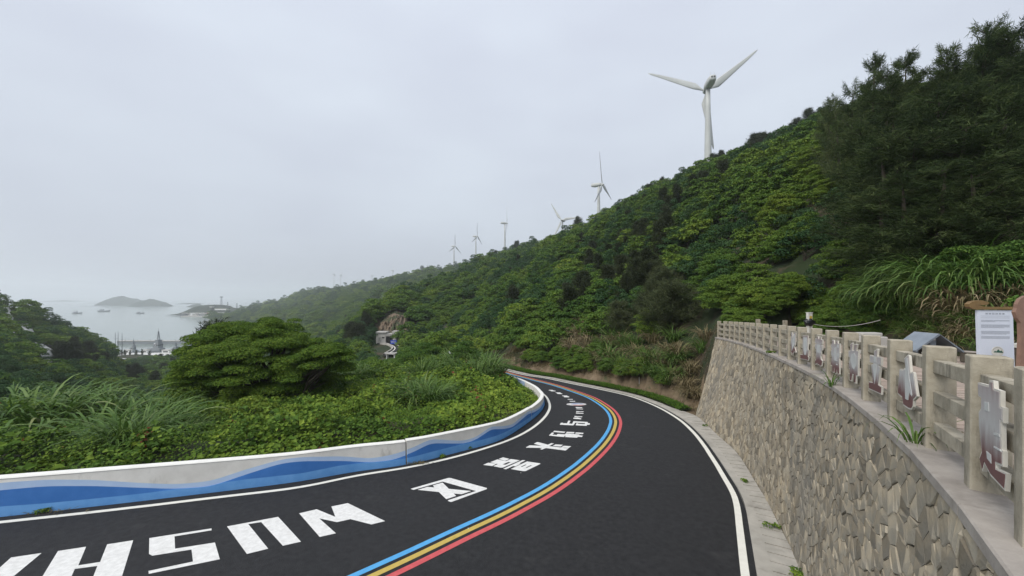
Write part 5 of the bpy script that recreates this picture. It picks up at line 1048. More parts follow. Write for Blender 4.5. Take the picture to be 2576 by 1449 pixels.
def turbine(x, hub_y, D, gy, Lb, yaw, ang, lab, tilt=0.0):
    hub = pt(x, hub_y, D); g = pt(x, gy, D); gz = min(zground([g[0]], [D])[0], g[2]); Hh = hub[2] - gz; root = thing('wind_turbine', lab, 'turbine', (g[0], g[1], gz), 0, 'wind turbines along the ridge')
    rb, rt = Lb * .058, Lb * .034; MB().lathe([(rb, -1), (rb, 0), (rb * .9 + rt * .1, Hh * .3), (rt * 1.15, Hh * .8), (rt, Hh - Lb * .035)], 20).build('tower', M['turb'], root, True)
    Nc = bpy.data.objects.new('nacelle_pivot', None); bpy.data.objects.remove(Nc)
    ca, sa = math.cos(yaw), math.sin(yaw); ex = np.array([ca, sa, 0.0]); ey = np.array([-sa, ca, 0.0]); ez = np.array([0, 0, 1.0]); c = np.array([0, 0, Hh])
    prof = [(-.24, .036, .046), (-.23, .050, .060), (-.14, .062, .068), (.0, .060, .062), (.06, .050, .052), (.085, .036, .040)]       # along the rotor axis: half width, half height
    V = []
    for px, hw, hh_ in prof:
        for a in range(12):
            t_ = 2 * math.pi * a / 12; cc, s_ = math.cos(t_), math.sin(t_); sg = lambda v: math.copysign(abs(v) ** .55, v); V.append(c + (ex * px + ey * sg(cc) * hw + ez * (sg(s_) * hh_ * (1.0 if s_ > 0 else (.8 if px > -.2 else .45)) + .012)) * Lb)
    Fc = [(i * 12 + j, i * 12 + (j + 1) % 12, i * 12 + 12 + (j + 1) % 12, i * 12 + 12 + j) for i in range(len(prof) - 1) for j in range(12)] + [tuple(range(11, -1, -1)), tuple(range(60, 72))]
    nac = mk('nacelle', V, Fc, M['turb'], root, True)
    if D < 600:
        mv = MB()
        for s_ in (-1, 1): mv.add([c + (ex * -.242 + ey * (s_ * .018 + a) + ez * b) * Lb for a, b in ((-.012, .02), (.012, .02), (.012, .045), (-.012, .045))], [(0, 1, 2, 3)])
        mv.build('vent', M['turb_dark'], nac)
        mm = MB()
        for s_ in (-1, 1): mm.tube(np.array([c + (ex * -.2 + ey * s_ * .03 + ez * .05) * Lb, c + (ex * -.2 + ey * s_ * .026 + ez * .13) * Lb]), Lb * .003, 4)
        mm.build('wind_mast', M['turb'], nac)
    hc_ = c + ex * Lb * .115; Vh = []; pr = [(-.03, .040), (.0, .046), (.03, .040), (.055, .024), (.066, .004)]
    for px, r in pr:
        for a in range(12): t_ = 2 * math.pi * a / 12; Vh.append(hc_ + (ex * px + (ey * math.cos(t_) + ez * math.sin(t_)) * r) * Lb)
    mk('hub', Vh, [(i * 12 + j, i * 12 + (j + 1) % 12, i * 12 + 12 + (j + 1) % 12, i * 12 + 12 + j) for i in range(4) for j in range(12)], M['turb'], root, True)
    bm_ = blade_mesh(Lb)
    for k in range(3):
        t_ = ang + k * 2 * math.pi / 3; up_ = ey * math.cos(t_) + ez * math.sin(t_); tn = np.cross(ex, up_); R = Matrix((( tn[0], ex[0], up_[0]), (tn[1], ex[1], up_[1]), (tn[2], ex[2], up_[2]))).to_4x4()
        o = obj('blade', bm_, root); o.matrix_local = Matrix.Translation(Vector(hc_)) @ R
PI = math.pi
# yaw = direction the rotor faces (from +X); ang = angle of the first blade in the rotor plane, measured from the axis left of the rotor
turbine(1781, 219, 186, 470, 30.5, math.radians(80), math.radians(23), 'nearest and largest white wind turbine standing above the ridge')
turbine(1506, 466, 349, 575, 30.0, math.radians(-32), math.radians(105), 'second turbine from the right, its rotor seen edge-on')
turbine(1415, 555, 500, 622, 29.0, math.radians(240), math.radians(122), 'turbine half hidden by the ridge with one blade raised to the left')
turbine(1270, 562, 620, 655, 29.5, math.radians(4), math.radians(88), 'slender turbine fourth from the right with blades straight up and down')
turbine(1197, 595, 800, 672, 30.0, math.radians(340), math.radians(90), 'turbine fifth from the right with a three-pointed star of blades')
turbine(1142, 620, 900, 672, 30.0, math.radians(335), math.radians(90), 'turbine on the crest at the end of the near ridge')
turbine(988, 681, 1450, 705, 27.0, math.radians(15), math.radians(84), 'faint turbine above the middle of the far ridge')
turbine(936, 694, 1700, 712, 24.0, math.radians(200), math.radians(35), 'very faint low turbine left of the middle of the far ridge')
turbine(890, 710, 1500, 722, 24.0, math.radians(60), math.radians(150), 'faint turbine just showing over the far ridge top')
turbine(857, 692, 1600, 722, 24.0, math.radians(10), math.radians(90), 'right one of the two faint turbines over the farthest hump')
turbine(840, 690, 1750, 722, 26.0, math.radians(12), math.radians(100), 'left one of the two faint turbines over the farthest hump')
turbine(1081, 693, 1000, 700, 31.0, math.radians(280), math.radians(103), 'turbine hidden behind the ridge except for one blade tip')
turbine(733, 740, 1900, 752, 22.0, math.radians(70), math.radians(95), 'barely visible turbine at the left end of the far ridge')

# lookout mast on the far ridge
M['steel'] = plain('steel', (0.11, 0.12, 0.13)); M['conc_far'] = noise_mat('old_concrete', (0.50, 0.48, 0.44), (0.36, 0.345, 0.32), .6, .9, c3=(.13, .125, .115), s3=.5, f3=(.5, .75)); M['dark'] = plain('dark_opening', (0.012, 0.012, 0.012)); M['whitep'] = plain('white_paint', (0.7, 0.7, 0.68)); M['grey_ship'] = noise_mat('ship_grey', (0.27, 0.29, 0.31), (0.21, 0.23, 0.25), .2, .6); M['redp'] = plain('red_paint', (.4, .06, .04))
g = next(q_ for q_ in (hit(1062, y_, 300) for y_ in range(684, 760, 2)) if q_ is not None); r = thing('lookout_mast', 'dark mast with round platforms on the far ridge', 'mast', tuple(g)); s = g[1] / F
MB().lathe([(1.6 * s, 0), (1.2 * s, 16 * s)], 8).build('shaft', M['steel'], r)
for zq, rr in ((13 * s, 4 * s), (19 * s, 5 * s)): MB().lathe([(rr * .6, zq), (rr, zq + 1 * s), (rr, zq + 2.2 * s), (rr * .5, zq + 3 * s)], 10).build('platform', M['steel'], r)
MB().lathe([(.5 * s, 16 * s), (.3 * s, 27 * s)], 6).build('aerial', M['steel'], r)

# ------------------------------------------------------------------ concrete house, blue sign and the far stretch of road
Dh = 119.0; hz = CZ - (888 - HY) / F * Dh; ho = pt(966, 884, Dh); sc_ = Dh / F; house = thing('concrete_house', 'abandoned grey concrete house with dark openings beside the far bend', 'house', tuple(ho))
hb = MB()
def hwall(name, x0, x1, y0, y1, dep, dy=0.0, mat='conc_far'):
    return MB().box(((x0 + x1) / 2 * sc_, dep / 2 + dy, (y0 + y1) / 2 * sc_), ((x1 - x0) * sc_, dep, (y1 - y0) * sc_)).build(name, M[mat], house)
hwall('left_wing_wall', -20, 4, 0, 46, 3.2); hwall('roof_slab', -21.5, 5, 46, 49, 3.8, -.3); hwall('back_wall', 4, 32, 0, 44, .3, 3.0); hwall('right_pier', 22, 31, 0, 44, 3.0); hwall('lintel', 4, 22, 38, 44, 3.0, .05); hwall('sill_wall', 4, 22, 0, 16, 2.9, .1); hwall('balcony_slab', 4, 30, 13, 15, 3.6, -.6); hwall('parapet', 20, 33, 44, 51, 2.4)
hwall('window', -17.5, -9.5, 12, 21, .1, -.06, 'dark'); hwall('doorway', -4, -1.5, 4, 20, .1, -.06, 'dark'); hwall('small_window', -5, 1, 33, 36, .06, -.04, 'dark'); hwall('loggia_opening', 5.5, 17, 17, 37, .1, .0, 'dark'); hwall('narrow_opening', 19, 21.5, 17, 37, .1, .0, 'dark')
# railings in front
for yy in (9.5, 6.5): hwall('balcony_rail', 4, 26, yy, yy + .8, .06, -.7, 'whitep')
Ds = 115.0; so_ = pt(990, 865, Ds); s2 = Ds / F; sg = thing('blue_direction_sign', 'small blue board with white lettering in front of the concrete house', 'sign', (so_[0], so_[1], zground([so_[0]], [Ds])[0])); hz_ = so_[2] - sg.location.z
M['sblue'] = plain('sign_blue', (0.015, 0.06, 0.42)); MB().box((0, 0, hz_ + 4.5 * s2), (15.5 * s2, .12, 9.5 * s2)).build('panel', M['sblue'], sg)
for px in (-6, 6): MB().box((px * s2, .12, hz_ / 2), (.08, .08, hz_)).build('post', M['steel'], sg)
tx = MB()
for i, px in enumerate((-5.2, -2.2, .8, 3.8)):
    for (a, b, ww, hh_) in ((0, 6.3, 2.2, .6), (0, 4.2, 2.2, .6), (-.6, 5.3, .6, 2.8), (.7, 3.2 + (i % 2), .6, 2.4)): tx.box(((px + a) * s2, -.075, hz_ + b * s2), (ww * s2, .02, hh_ * s2))
tx.build('lettering', M['whitep'], sg)
FC = spline(np.array([[(x - CX) / F * d, d, CZ - 15.5] for x, d in ((970, 121), (990, 119), (1003, 114), (1008, 109), (1004, 104), (996, 100), (988, 96.5))]), 12)
def frow(o, up): q = FC.copy(); n_ = lnorm(FC); q[:, :2] += n_ * o; q[:, 2] += up; return q
fro = struct(mk('road_far', *strip(frow(1.9, .20), frow(-1.9, .20)), M['asphalt'])); mk('edge_line', *strip(frow(1.75, .24), frow(1.45, .24)), M['line'], fro); mk('edge_line', *strip(frow(-1.45, .24), frow(-1.75, .24)), M['line'], fro); mk('centre_line', *strip(frow(.2, .24), frow(-.2, .24)), M['emb_w'], fro)
vk, fk = [], []
wl = frow(-2.1, -.3); wl2 = frow(-2.1, .6); wl3 = frow(-2.4, .6); V, Fc = strip(wl, wl2); V2, F2_ = strip(wl2, wl3); mb = MB().add(V, Fc).add(V2, F2_); V, Fc = strip(wl3, frow(-2.5, -.4)); mb.add(V, Fc); tag(mb.build('roadside_parapet', M['conc_far']), 'pale parapet curling round the far bend below the blue sign', 'parapet')
# small roofed gate hut at the bend
go2 = pt(984, 890, 93); rgt_ = thing('roadside_shelter', 'tiny flat-roofed shelter at the near end of the far road', 'shelter', (go2[0], go2[1], zground([go2[0]], [93])[0])); hz2 = go2[2] - rgt_.location.z
MB().box((0, 0, hz2 + .1), (2.6, 1.6, .25)).build('roof', M['conc_far'], rgt_)
for px in (-.95, .95): MB().box((px, 0, hz2 / 2), (.22, 1.2, hz2)).build('wall', M['whitep'], rgt_)

# eroded cliff behind the house
M['cliff'] = noise_mat('eroded_rock', (0.20, 0.145, 0.10), (0.11, 0.09, 0.062), .5, .95, .6, 2.0, c3=(.05, .065, .028), s3=.18, f3=(.47, .6))
us, vs2 = np.linspace(0, 1, 80), np.linspace(0, 1, 50); U, W_ = np.meshgrid(us, vs2, indexing='ij'); xx = 938 + U * 108; yt = np.interp(xx, [938, 960, 990, 1020, 1046], [822, 802, 788, 794, 812]); yb = np.interp(xx, [938, 1000, 1046], [868, 876, 862]); yy = yb * (1 - W_) + yt * W_; dd = 121 + 16 * W_ + 2.6 * vnoise(xx / 5, yy / 13, 71, 5) + 1.2 * vnoise(xx / 2.2, yy / 7, 73, 3) - 3 * np.exp(-((xx - 1000) / 22) ** 2) + 9 * np.abs(U * 2 - 1) ** 8 + 4 * W_ ** 8
V = np.stack([(xx - CX) / F * dd, dd, CZ - (yy - HY) / F * dd], -1).reshape(-1, 3); ii = np.arange(len(V)).reshape(U.shape)
struct(mk('eroded_cliff', V, np.stack([ii[:-1, :-1].ravel(), ii[1:, :-1].ravel(), ii[1:, 1:].ravel(), ii[:-1, 1:].ravel()], 1), M['cliff']))

# concrete slope works on the left hill
M['pale_slope'] = noise_mat('pale_slope_concrete', (.58, .57, .54), (.45, .44, .42), .4, .9)
def patch(px, lab, nm='slope_slab'):
    P = []
    for x, y in px:
        q_ = hit(x, y, 90, 260)
        if q_ is None: D_q = 178.0; q_ = np.array([(x - CX) / F * D_q, D_q, CZ - (y - HY) / F * D_q])
        P.append(q_)
    P = np.array(P); c = P.mean(0); up = np.array([0, -1.6, 3.0]); mb = MB(); n = len(P); A_ = P + up - c; B_ = P - up * 2 - c; mb.add(np.vstack([A_, B_]), [tuple(range(n))] + [(i, (i + 1) % n, n + (i + 1) % n, n + i) for i in range(n)]); o = mb.build(nm, M['pale_slope'], loc=c); tag(o, lab, 'concrete')
patch([(12, 782), (32, 784), (38, 815), (40, 858), (20, 852), (14, 815)], 'pale concrete chute running down the hill at the left edge'); patch([(64, 834), (84, 832), (90, 852), (74, 852)], 'small pale concrete landing on the left hill'); patch([(95, 872), (148, 900), (132, 910), (126, 926), (108, 896)], 'pale concrete stair wedge low on the left hill')

# ------------------------------------------------------------------ harbour
def sea_pt(x, y, h=0.0): D = (CZ - h) / ((y - HY) / F); return np.array([(x - CX) / F * D, D, h])
M['lawn'] = noise_mat('lawn', (0.06, 0.10, 0.03), (0.085, 0.12, 0.035), .05, .95); M['isl'] = noise_mat('island_green', (0.02, 0.032, 0.018), (0.035, 0.045, 0.024), .02, .95)
V = [pt(275, 897, 322), pt(470, 897, 322), pt(470, 915, 290), pt(275, 915, 290)]; V = [(v[0], v[1], 1.9) for v in V]; struct(mk('lawn', V, [(0, 1, 2, 3)], M['lawn']))
mb = MB(); q = [(280, 917, 300), (330, 921, 292), (350, 914, 298), (368, 910, 304)]; pw = spline(np.array([np.array([*pt(a, b, d)[:2], 2.0]) for a, b, d in q]), 8); n_ = lnorm(pw); A_ = pw.copy(); A_[:, :2] += n_ * .9; B_ = pw.copy(); B_[:, :2] -= n_ * .9; V, Fc = strip(A_, B_); mb.add(V, Fc); struct(mb.build('path', M['gutter']))
# breakwater wall
b0, b1 = np.array([*pt(300, 870, 425)[:2], 0]), np.array([*pt(520, 870, 425)[:2], 0]); br = thing('breakwater', 'long grey harbour breakwater wall with a pale top', 'breakwater', tuple((b0 + b1) / 2)); wd_ = b1[0] - b0[0]
MB().box((0, 0, 1.4), (wd_, 5, 3.8)).build('wall', M['grey_ship'], br); MB().box((0, 0, 3.6), (wd_, 5.6, .6)).build('top_walk', M['conc_far'], br)
for i in range(7): MB().box((-wd_ / 2 + wd_ * (i + .5) / 7, -.3, 4.5), (.25, .25, 1.2)).build('bollard', M['steel'], br)
# warship at the quay
def warship(x, y, Lh, Hm, lab, nm='moored_warship', rot=0.0):
    p0 = sea_pt(x, y); D = p0[1]; s = D / F; r = thing(nm, lab, 'ship', tuple(p0), rot); Lm, hm = Lh * s, Hm * s; bw = Lm * .11
    st = [(-.5, .75, .9), (-.45, .95, .85), (-.1, 1, .82), (.2, .95, .9), (.4, .55, 1.05), (.5, .06, 1.2)]; V = []
    for fx, fw, fz in st:
        for fy, fz2 in ((-1, 1), (-.7, -.2), (.7, -.2), (1, 1)): V.append((fx * Lm, fy * fw * bw, fz2 * fz * hm * .11 if fz2 > 0 else -.5))
    Fc = [(i * 4 + j, i * 4 + j + 1, i * 4 + 5 + j, i * 4 + 4 + j) for i in range(5) for j in range(3)] + [(i * 4 + 3, i * 4, i * 4 + 4, i * 4 + 7) for i in range(5)] + [(0, 1, 2, 3), (23, 22, 21, 20)]
    mk('hull', V, Fc, M['grey_ship'], r); d0 = hm * .10
    def bx(name, x0, x1, z0, z1, w_, mat='grey_ship', par=r): return MB().box(((x0 + x1) / 2 * Lm, 0, d0 + (z0 + z1) / 2 * hm), ((x1 - x0) * Lm, w_ * bw * 2, (z1 - z0) * hm), bev=.15).build(name, M[mat], par)
    bx('deckhouse', -.16, .22, 0, .14, .8); br_ = bx('bridge', -.04, .14, .14, .36, .7); bx('bridge_windows', -.042, .142, .25, .29, .705, 'dark', br_); bx('upper_bridge', -.02, .12, .36, .50, .55); bx('funnel', -.14, -.06, .14, .30, .4); bx('hangar', -.34, -.18, 0, .12, .7); bx('hangar_door', -.345, -.33, .01, .1, .4, 'whitep')
    mast = MB()
    for a, b in ((-1, -1), (1, -1), (1, 1), (-1, 1)): mast.tube(np.array([(.05 * Lm + a * .018 * Lm, b * bw * .3, d0 + .48 * hm), (.05 * Lm + a * .004 * Lm, b * bw * .06, d0 + .86 * hm)]), .22, 4)
    for k in range(5): z_ = d0 + hm * (.52 + .07 * k); f = 1 - k / 5.5; mast.box((.05 * Lm, 0, z_), (.036 * Lm * f, bw * .6 * f, .12))
    mast.box((.05 * Lm, 0, d0 + .74 * hm), (.16 * Lm, .25, .25)); mast.box((.05 * Lm, 0, d0 + .84 * hm), (.07 * Lm, .3, .3)); mast.tube(np.array([(.05 * Lm, 0, d0 + .86 * hm), (.05 * Lm, 0, d0 + hm)]), .12, 4); mast.build('lattice_mast', M['grey_ship'], r)
    for dx, dz, rr in ((.02, .33, .028), (.10, .52, .02), (.045, .27, .02)): MB().lathe([(rr * hm * math.sin(t_) + .01, -rr * hm * math.cos(t_)) for t_ in np.linspace(0.1, 3.04, 8)], 10, (dx * Lm, -bw * .8, d0 + dz * hm)).build('radome', M['whitep'], r)
    g_ = MB().box((.30 * Lm, 0, d0 + .05 * hm), (.05 * Lm, bw * .7, .07 * hm), bev=.1); g_.tube(np.array([(.32 * Lm, 0, d0 + .06 * hm), (.40 * Lm, 0, d0 + .10 * hm)]), .12, 5); g_.build('gun_turret', M['grey_ship'], r)
warship(396, 889, 74, 58, 'grey warship with a tall lattice mast moored in the dock', rot=math.radians(-12)); warship(334, 888, 40, 34, 'smaller grey warship to the left of the tall-masted one', rot=math.radians(8)); warship(440, 887, 60, 26, 'low grey vessel to the right, half behind the tree', rot=math.radians(-8))
# dock apron behind the lawn, widened and whitened to imitate bright water reflection; waterside saplings, low shed
M['quay_water_reflection'] = noise_mat('quay_water_reflection', (.66, .66, .63), (.55, .55, .52), .1, .8); V = [pt(283, 0, 328), pt(480, 0, 328), pt(480, 0, 347), pt(300, 0, 347)]; struct(mk('quay', [(v[0], v[1], 2.0) for v in V], [(0, 1, 2, 3)], M['quay_water_reflection']))
for i, (x, w_, lb) in enumerate(((322, 5, 'small white kiosk on the quay under the smaller warship'), (368, 4, 'small white kiosk on the quay left of the tall-masted ship'), (420, 7, 'pale low building on the quay below the tall-masted ship'), (452, 6, 'white building at the right end of the quay'))):
    q0 = pt(x, 0, 344); r = thing('quay_building', lb, 'building', (q0[0], q0[1], 2.0)); MB().box((0, 0, 1.5), (w_, 3, 3)).build('wall', M['whitep'], r); MB().box((0, 0, 3.15), (w_ + .6, 3.6, .3)).build('roof', M['conc_far'], r); MB().box((0, -1.52, 1.5), (w_ * .6, .06, 1.0)).build('window', M['dark'], r)
for i, x in enumerate((306, 314, 327, 342, 358, 376, 436)):
    p0 = np.array([*pt(x, 898, 326)[:2], 1.6]); plant('waterside_tree', 'slender young tree in the row on the lawn edge before the dock', 'tree', p0, CASL[i % 2], random.uniform(1.0, 1.4), 'young trees along the dock', sx=.45)
sh_ = np.array([*pt(297, 913, 300)[:2], 1.8]); r = thing('low_shed', 'low white-roofed shed at the foot of the left hill', 'shed', tuple(sh_)); MB().box((0, 0, 1.1), (9.5, 3, 2.2)).build('wall', M['conc_far'], r); MB().box((0, 0, 2.35), (10.2, 3.6, .3)).build('roof', M['whitep'], r)
for i, (x, y) in enumerate(((290, 836), (297, 834), (307, 838))):
    p0 = sea_pt(x, 880); hh_ = (880 - y) / F * p0[1]; r = thing('harbour_mast', ('left', 'middle', 'right')[i] + ' one of three thin masts beyond the left hill', 'mast', tuple(p0), group='thin masts by the harbour'); MB().tube(np.array([(0, 0, -1), (0, 0, hh_)]), np.array([.35, .12]), 5).build('pole', M['steel'], r); MB().box((0, 0, hh_ * .8), (2.0, .2, .2)).build('crossarm', M['steel'], r); MB().box((0, 0, hh_ * .62), (2.8, .2, .2)).build('crossarm', M['steel'], r)

# islands
def island(x0, x1, ytop, ybase, lab, peak=.5, nm='island'):
    c = sea_pt((x0 + x1) / 2, ybase); D = c[1]; s = D / F; w_ = (x1 - x0) * s / 2; h_ = (ybase - ytop) * s; U = np.linspace(-1, 1, 48); W_ = np.linspace(-1, 1, 14); uu, ww = np.meshgrid(U, W_, indexing='ij'); px = 2 * peak - 1
    up = np.where(uu < px, (uu + 1) / (px + 1), (1 - uu) / (1 - px)); f = np.clip(up, 0, 1) ** .42 * np.clip(1 - ww * ww, 0, 1) ** .6; z = h_ * f * (1 + .16 * vnoise(uu * 4 + x0, ww * 3, 81, 3)) - .4
    V = np.stack([uu * w_, ww * w_ * .5, z], -1).reshape(-1, 3); ii = np.arange(len(V)).reshape(uu.shape); o = struct(mk(nm, V, np.stack([ii[:-1, :-1].ravel(), ii[1:, :-1].ravel(), ii[1:, 1:].ravel(), ii[:-1, 1:].ravel()], 1), M['isl'], smooth=True, loc=c)); o['label'] = lab
island(262, 362, 744, 768, 'larger wooded island in the haze', .42); island(340, 420, 752, 771, 'smaller rounded island in front of the larger one', .48); island(742 - 10, 742 - 9, 766, 767, 'rock', .5) if False else None
island(118, 195, 755, 758.5, 'long low strip of land near the horizon'); island(450, 506, 762, 764.5, 'thin low strip of land right of the islands'); island(475, 510, 764, 772, 'small pointed islet by the far harbour', .7)
def raft(x0, x1, y, lab):
    a, b = sea_pt(x0, y), sea_pt(x1, y); c = (a + b) / 2; r = thing('sea_farm', lab, 'sea farm', tuple(c), group='floating sea farms'); w_ = b[0] - a[0]
    for k in range(5): MB().box((0, k * 16 - 30, .6 + .2 * (k % 2)), (w_ * (1 - .08 * abs(k - 2)), 7, 1.4), bev=.3).build('float_row', M['grey_ship'], r)
    MB().box((w_ * .2, -8, 2.4), (8, 6, 2.8)).build('raft_hut', M['steel'], r)
raft(227, 291, 763, 'long floating sea farm in front of the larger island'); raft(213, 261, 770, 'shorter floating sea farm left of the islands'); raft(362, 410, 772.5, 'floating sea farm below the smaller island')
def boat(x, y, wpx, lab, rot=0.0):
    p0 = sea_pt(x, y); s = p0[1] / F; Lm = wpx * s; r = thing('fishing_boat', lab, 'boat', tuple(p0), rot, 'boats at anchor in the bay'); V = []
    for fx, fw, fz in ((-.5, .8, .11), (-.2, 1, .09), (.2, .9, .10), (.5, .05, .17)):
        for fy in (-1, 1): V += [(fx * Lm, fy * fw * Lm * .13, fz * Lm), (fx * Lm * .92, fy * fw * Lm * .09, -.3)]
    Fc = []
    for i in range(3): b = i * 4; Fc += [(b, b + 4, b + 5, b + 1), (b + 2, b + 3, b + 7, b + 6), (b, b + 2, b + 6, b + 4)]
    Fc += [(0, 1, 3, 2), (12, 14, 15, 13)]; mk('hull', V, Fc, M['steel'], r); MB().box((-.2 * Lm, 0, .16 * Lm), (.28 * Lm, .15 * Lm, .14 * Lm)).build('wheelhouse', M['grey_ship'], r); MB().tube(np.array([(0, 0, .1 * Lm), (0, 0, .38 * Lm)]), .25, 4).build('mast', M['steel'], r)
boat(195, 789, 24, 'left one of the three boats in the bay'); boat(262, 784, 26, 'middle boat with a pale wheelhouse in the bay', .2); boat(353, 789, 19, 'small boat in the bay nearest the far harbour', .1)

# far harbour spit with buildings
V0 = sea_pt(455, 797); Dq = V0[1]; sq = Dq / F; def_y = lambda y: (797 - y) * sq
spit = struct(mk('harbour_spit', *(lambda U: (np.vstack([np.c_[U, 0 * U, 0 * U - 1], np.c_[U, 0 * U + 0, 0 * U + 2.2], np.c_[U, 0 * U + 260, 0 * U + 3.0]]), np.vstack([np.stack([np.arange(39), np.arange(39) + 1, np.arange(39) + 41, np.arange(39) + 40], 1), np.stack([np.arange(39) + 40, np.arange(39) + 41, np.arange(39) + 81, np.arange(39) + 80], 1)])))(np.linspace(0, 240 * sq, 40)), M['conc_far'], loc=V0))
Dk = Dq + 120; sk = Dk / F; kc = np.array([(545 - CX) / F * Dk, Dk, 2.0]); U = np.linspace(-1, 1, 60); W_ = np.linspace(-1, 1, 12); uu, ww = np.meshgrid(U, W_, indexing='ij'); xk = 545 + uu * 75
hk_ = np.interp(xk, [470, 490, 510, 517, 528, 533, 552, 558, 572, 600, 620], [0, 5, 17, 21, 23, 22.5, 22, 17, 15, 12, 10]) * sk * np.clip(1 - ww ** 4, 0, 1) * (1 + .08 * vnoise(uu * 9, ww * 3, 91, 3)); V = np.stack([uu * 75 * sk, ww * 70, hk_], -1).reshape(-1, 3); ii = np.arange(len(V)).reshape(uu.shape)
struct(mk('harbour_hill', V, np.stack([ii[:-1, :-1].ravel(), ii[1:, :-1].ravel(), ii[1:, 1:].ravel(), ii[:-1, 1:].ravel()], 1), M['isl'], loc=kc))
bl = [(452, 463, 783, 788.5, 'steel', 0), (458, 464, 789, 793, 'steel', -8), (478, 490, 785, 791, 'whitep', 0), (492, 500, 786, 792, 'conc_far', 4), (501, 505, 785, 791, 'whitep', 2), (507, 516, 786, 791, 'conc_far', 6), (520, 528, 785, 791, 'redp', 10), (530, 540, 784, 791, 'whitep', 2), (541, 550, 783.5, 790, 'conc_far', 5), (552, 565, 783, 790, 'whitep', 0), (566, 574, 782, 788, 'whitep', 8), (468, 476, 787, 792, 'conc_far', 2), (484, 496, 790, 794, 'conc_far', -14), (500, 515, 791, 794.5, 'steel', -16)]
for i, (x0, x1, y0, y1, mt, dy) in enumerate(bl):
    Db = Dq + 30 + dy; sb2 = Db / F; c = np.array([((x0 + x1) / 2 - CX) / F * Db, Db, 2.2]); hgt_ = (y1 - y0) * sb2; r = thing('harbour_building', {'whitep': 'pale', 'steel': 'dark', 'conc_far': 'grey', 'redp': 'reddish'}[mt] + ' low building in the hazy harbour, number %d from the sea end' % (sorted(b[0] for b in bl).index(x0) + 1), 'building', tuple(c), group='buildings of the far harbour'); w_ = (x1 - x0) * sb2
    MB().box((0, 6, hgt_ / 2), (w_, 12, hgt_)).build('wall', M[mt], r); MB().box((0, 6, hgt_ + .3), (w_ * 1.04, 12.6, .6)).build('roof', M['conc_far'], r)
    mbw = MB(); nn_ = max(2, int(w_ / 4))
    for k in range(nn_): mbw.box((-w_ / 2 + w_ * (k + .5) / nn_, -.02, hgt_ * .6), (w_ / nn_ * .45, .1, hgt_ * .28)); 
    for k, (vv) in enumerate(mbw.v): MB().add(vv, [(3, 2, 1, 0), (4, 5, 6, 7), (0, 1, 5, 4), (1, 2, 6, 5), (2, 3, 7, 6), (3, 0, 4, 7)]).build('window', M['dark'], r)
# long sheds on the hill
for x0, x1, y0, y1, lb in ((540, 574, 777, 780, 'long pale shed on the flat of the harbour hill'), (527, 533, 771.5, 773, 'small white block on top of the harbour hill')):
    Db = Dk - 74; sb2 = Db / F; c = pt((x0 + x1) / 2, y1, Db); r = thing('hill_shed', lb, 'shed', tuple(c)); w_, hgt_ = (x1 - x0) * sb2, (y1 - y0) * sb2; MB().box((0, 4, hgt_ / 2), (w_, 8, hgt_)).build('wall', M['whitep'], r); MB().box((0, 4, hgt_ + .2), (w_ * 1.02, 8.6, .4)).build('roof', M['conc_far'], r); MB().box((0, 4, -6), (w_, 7.8, 11.9)).build('foundation', M['isl'], r)
def lattice(x, ytop, ybase, wb, lab, seg=8):
    D = Dk + 10; s = D / F; c = pt(x, ybase, D); hh_ = (ybase - ytop) * s; r = thing('lattice_tower', lab, 'tower', tuple(c)); mb = MB(); wb *= s
    for a, b in ((-1, -1), (1, -1), (1, 1), (-1, 1)): mb.tube(np.array([(a * wb, b * wb, -20), (a * wb, b * wb, 0), (a * wb * .35, b * wb * .35, hh_)]), .3, 4)
    mb.build('legs', M['steel'], r); br2 = MB()
    for k in range(seg):
        z0, z1 = hh_ * k / seg, hh_ * (k + 1) / seg; f0, f1 = wb * (1 - .65 * k / seg), wb * (1 - .65 * (k + 1) / seg)
        br2.tube(np.array([(-f0, -f0, z0), (f1, -f1, z1)]), .2, 4).tube(np.array([(f0, -f0, z0), (-f1, -f1, z1)]), .2, 4).tube(np.array([(-f1, -f1, z1), (f1, -f1, z1)]), .2, 4)
    br2.build('bracing', M['steel'], r); MB().box((0, 0, hh_ * .97), (wb * 2.2, wb * 2.2, hh_ * .05)).build('head', M['steel'], r)
lattice(557, 746, 782, 2.2, 'tall lattice tower above the far harbour'); lattice(573, 760, 776, .8, 'short thin mast beside the lattice tower', 5); lattice(596, 763, 780, .9, 'second short mast nearest the far ridge', 5)
# ------------------------------------------------------------------ things on the terrace
M['sgbrown'] = noise_mat('scroll_brown', (0.21, 0.135, 0.055), (0.16, 0.10, 0.042), 3, .5, c3=(.1, .065, .03), s3=2, f3=(.55, .8)); M['sgwhite'] = noise_mat('sign_white', (.62, .66, .74), (.56, .60, .69), 2, .45); M['ink'] = plain('ink_grey', (.22, .24, .28)); M['green'] = plain('emblem_green', (.03, .10, .07)); M['bark_sign'] = noise_mat('pink_brown_board', (.27, .165, .12), (.19, .115, .085), 5, .6); M['tin'] = noise_mat('grey_tin', (.22, .25, .285), (.165, .19, .22), 3, .5); M['wood'] = noise_mat('dark_timber', (.10, .085, .065), (.06, .05, .04), 5, .8); M['blackbag'] = plain('black_plastic', (.01, .01, .012), .35); M['offw'] = noise_mat('weathered_white', (.66, .65, .6), (.5, .49, .44), 6, .6, c3=(.25, .17, .06), s3=5, f3=(.6, .8))
def tdepth(x, ybase): ww = (ybase - HY) / F; return 1.28 / (ww - 0.0547)
Ds = tdepth(2500, 937); sb0 = pt(2503, 937, Ds); ss_ = Ds / F
sg = thing('information_sign', 'white information board hung from a brown scroll-shaped bar on the terrace', 'sign', tuple(sb0), math.radians(-8))
W2 = lambda x: (x - 2503) * ss_; Z2 = lambda y: (937 - y) * ss_
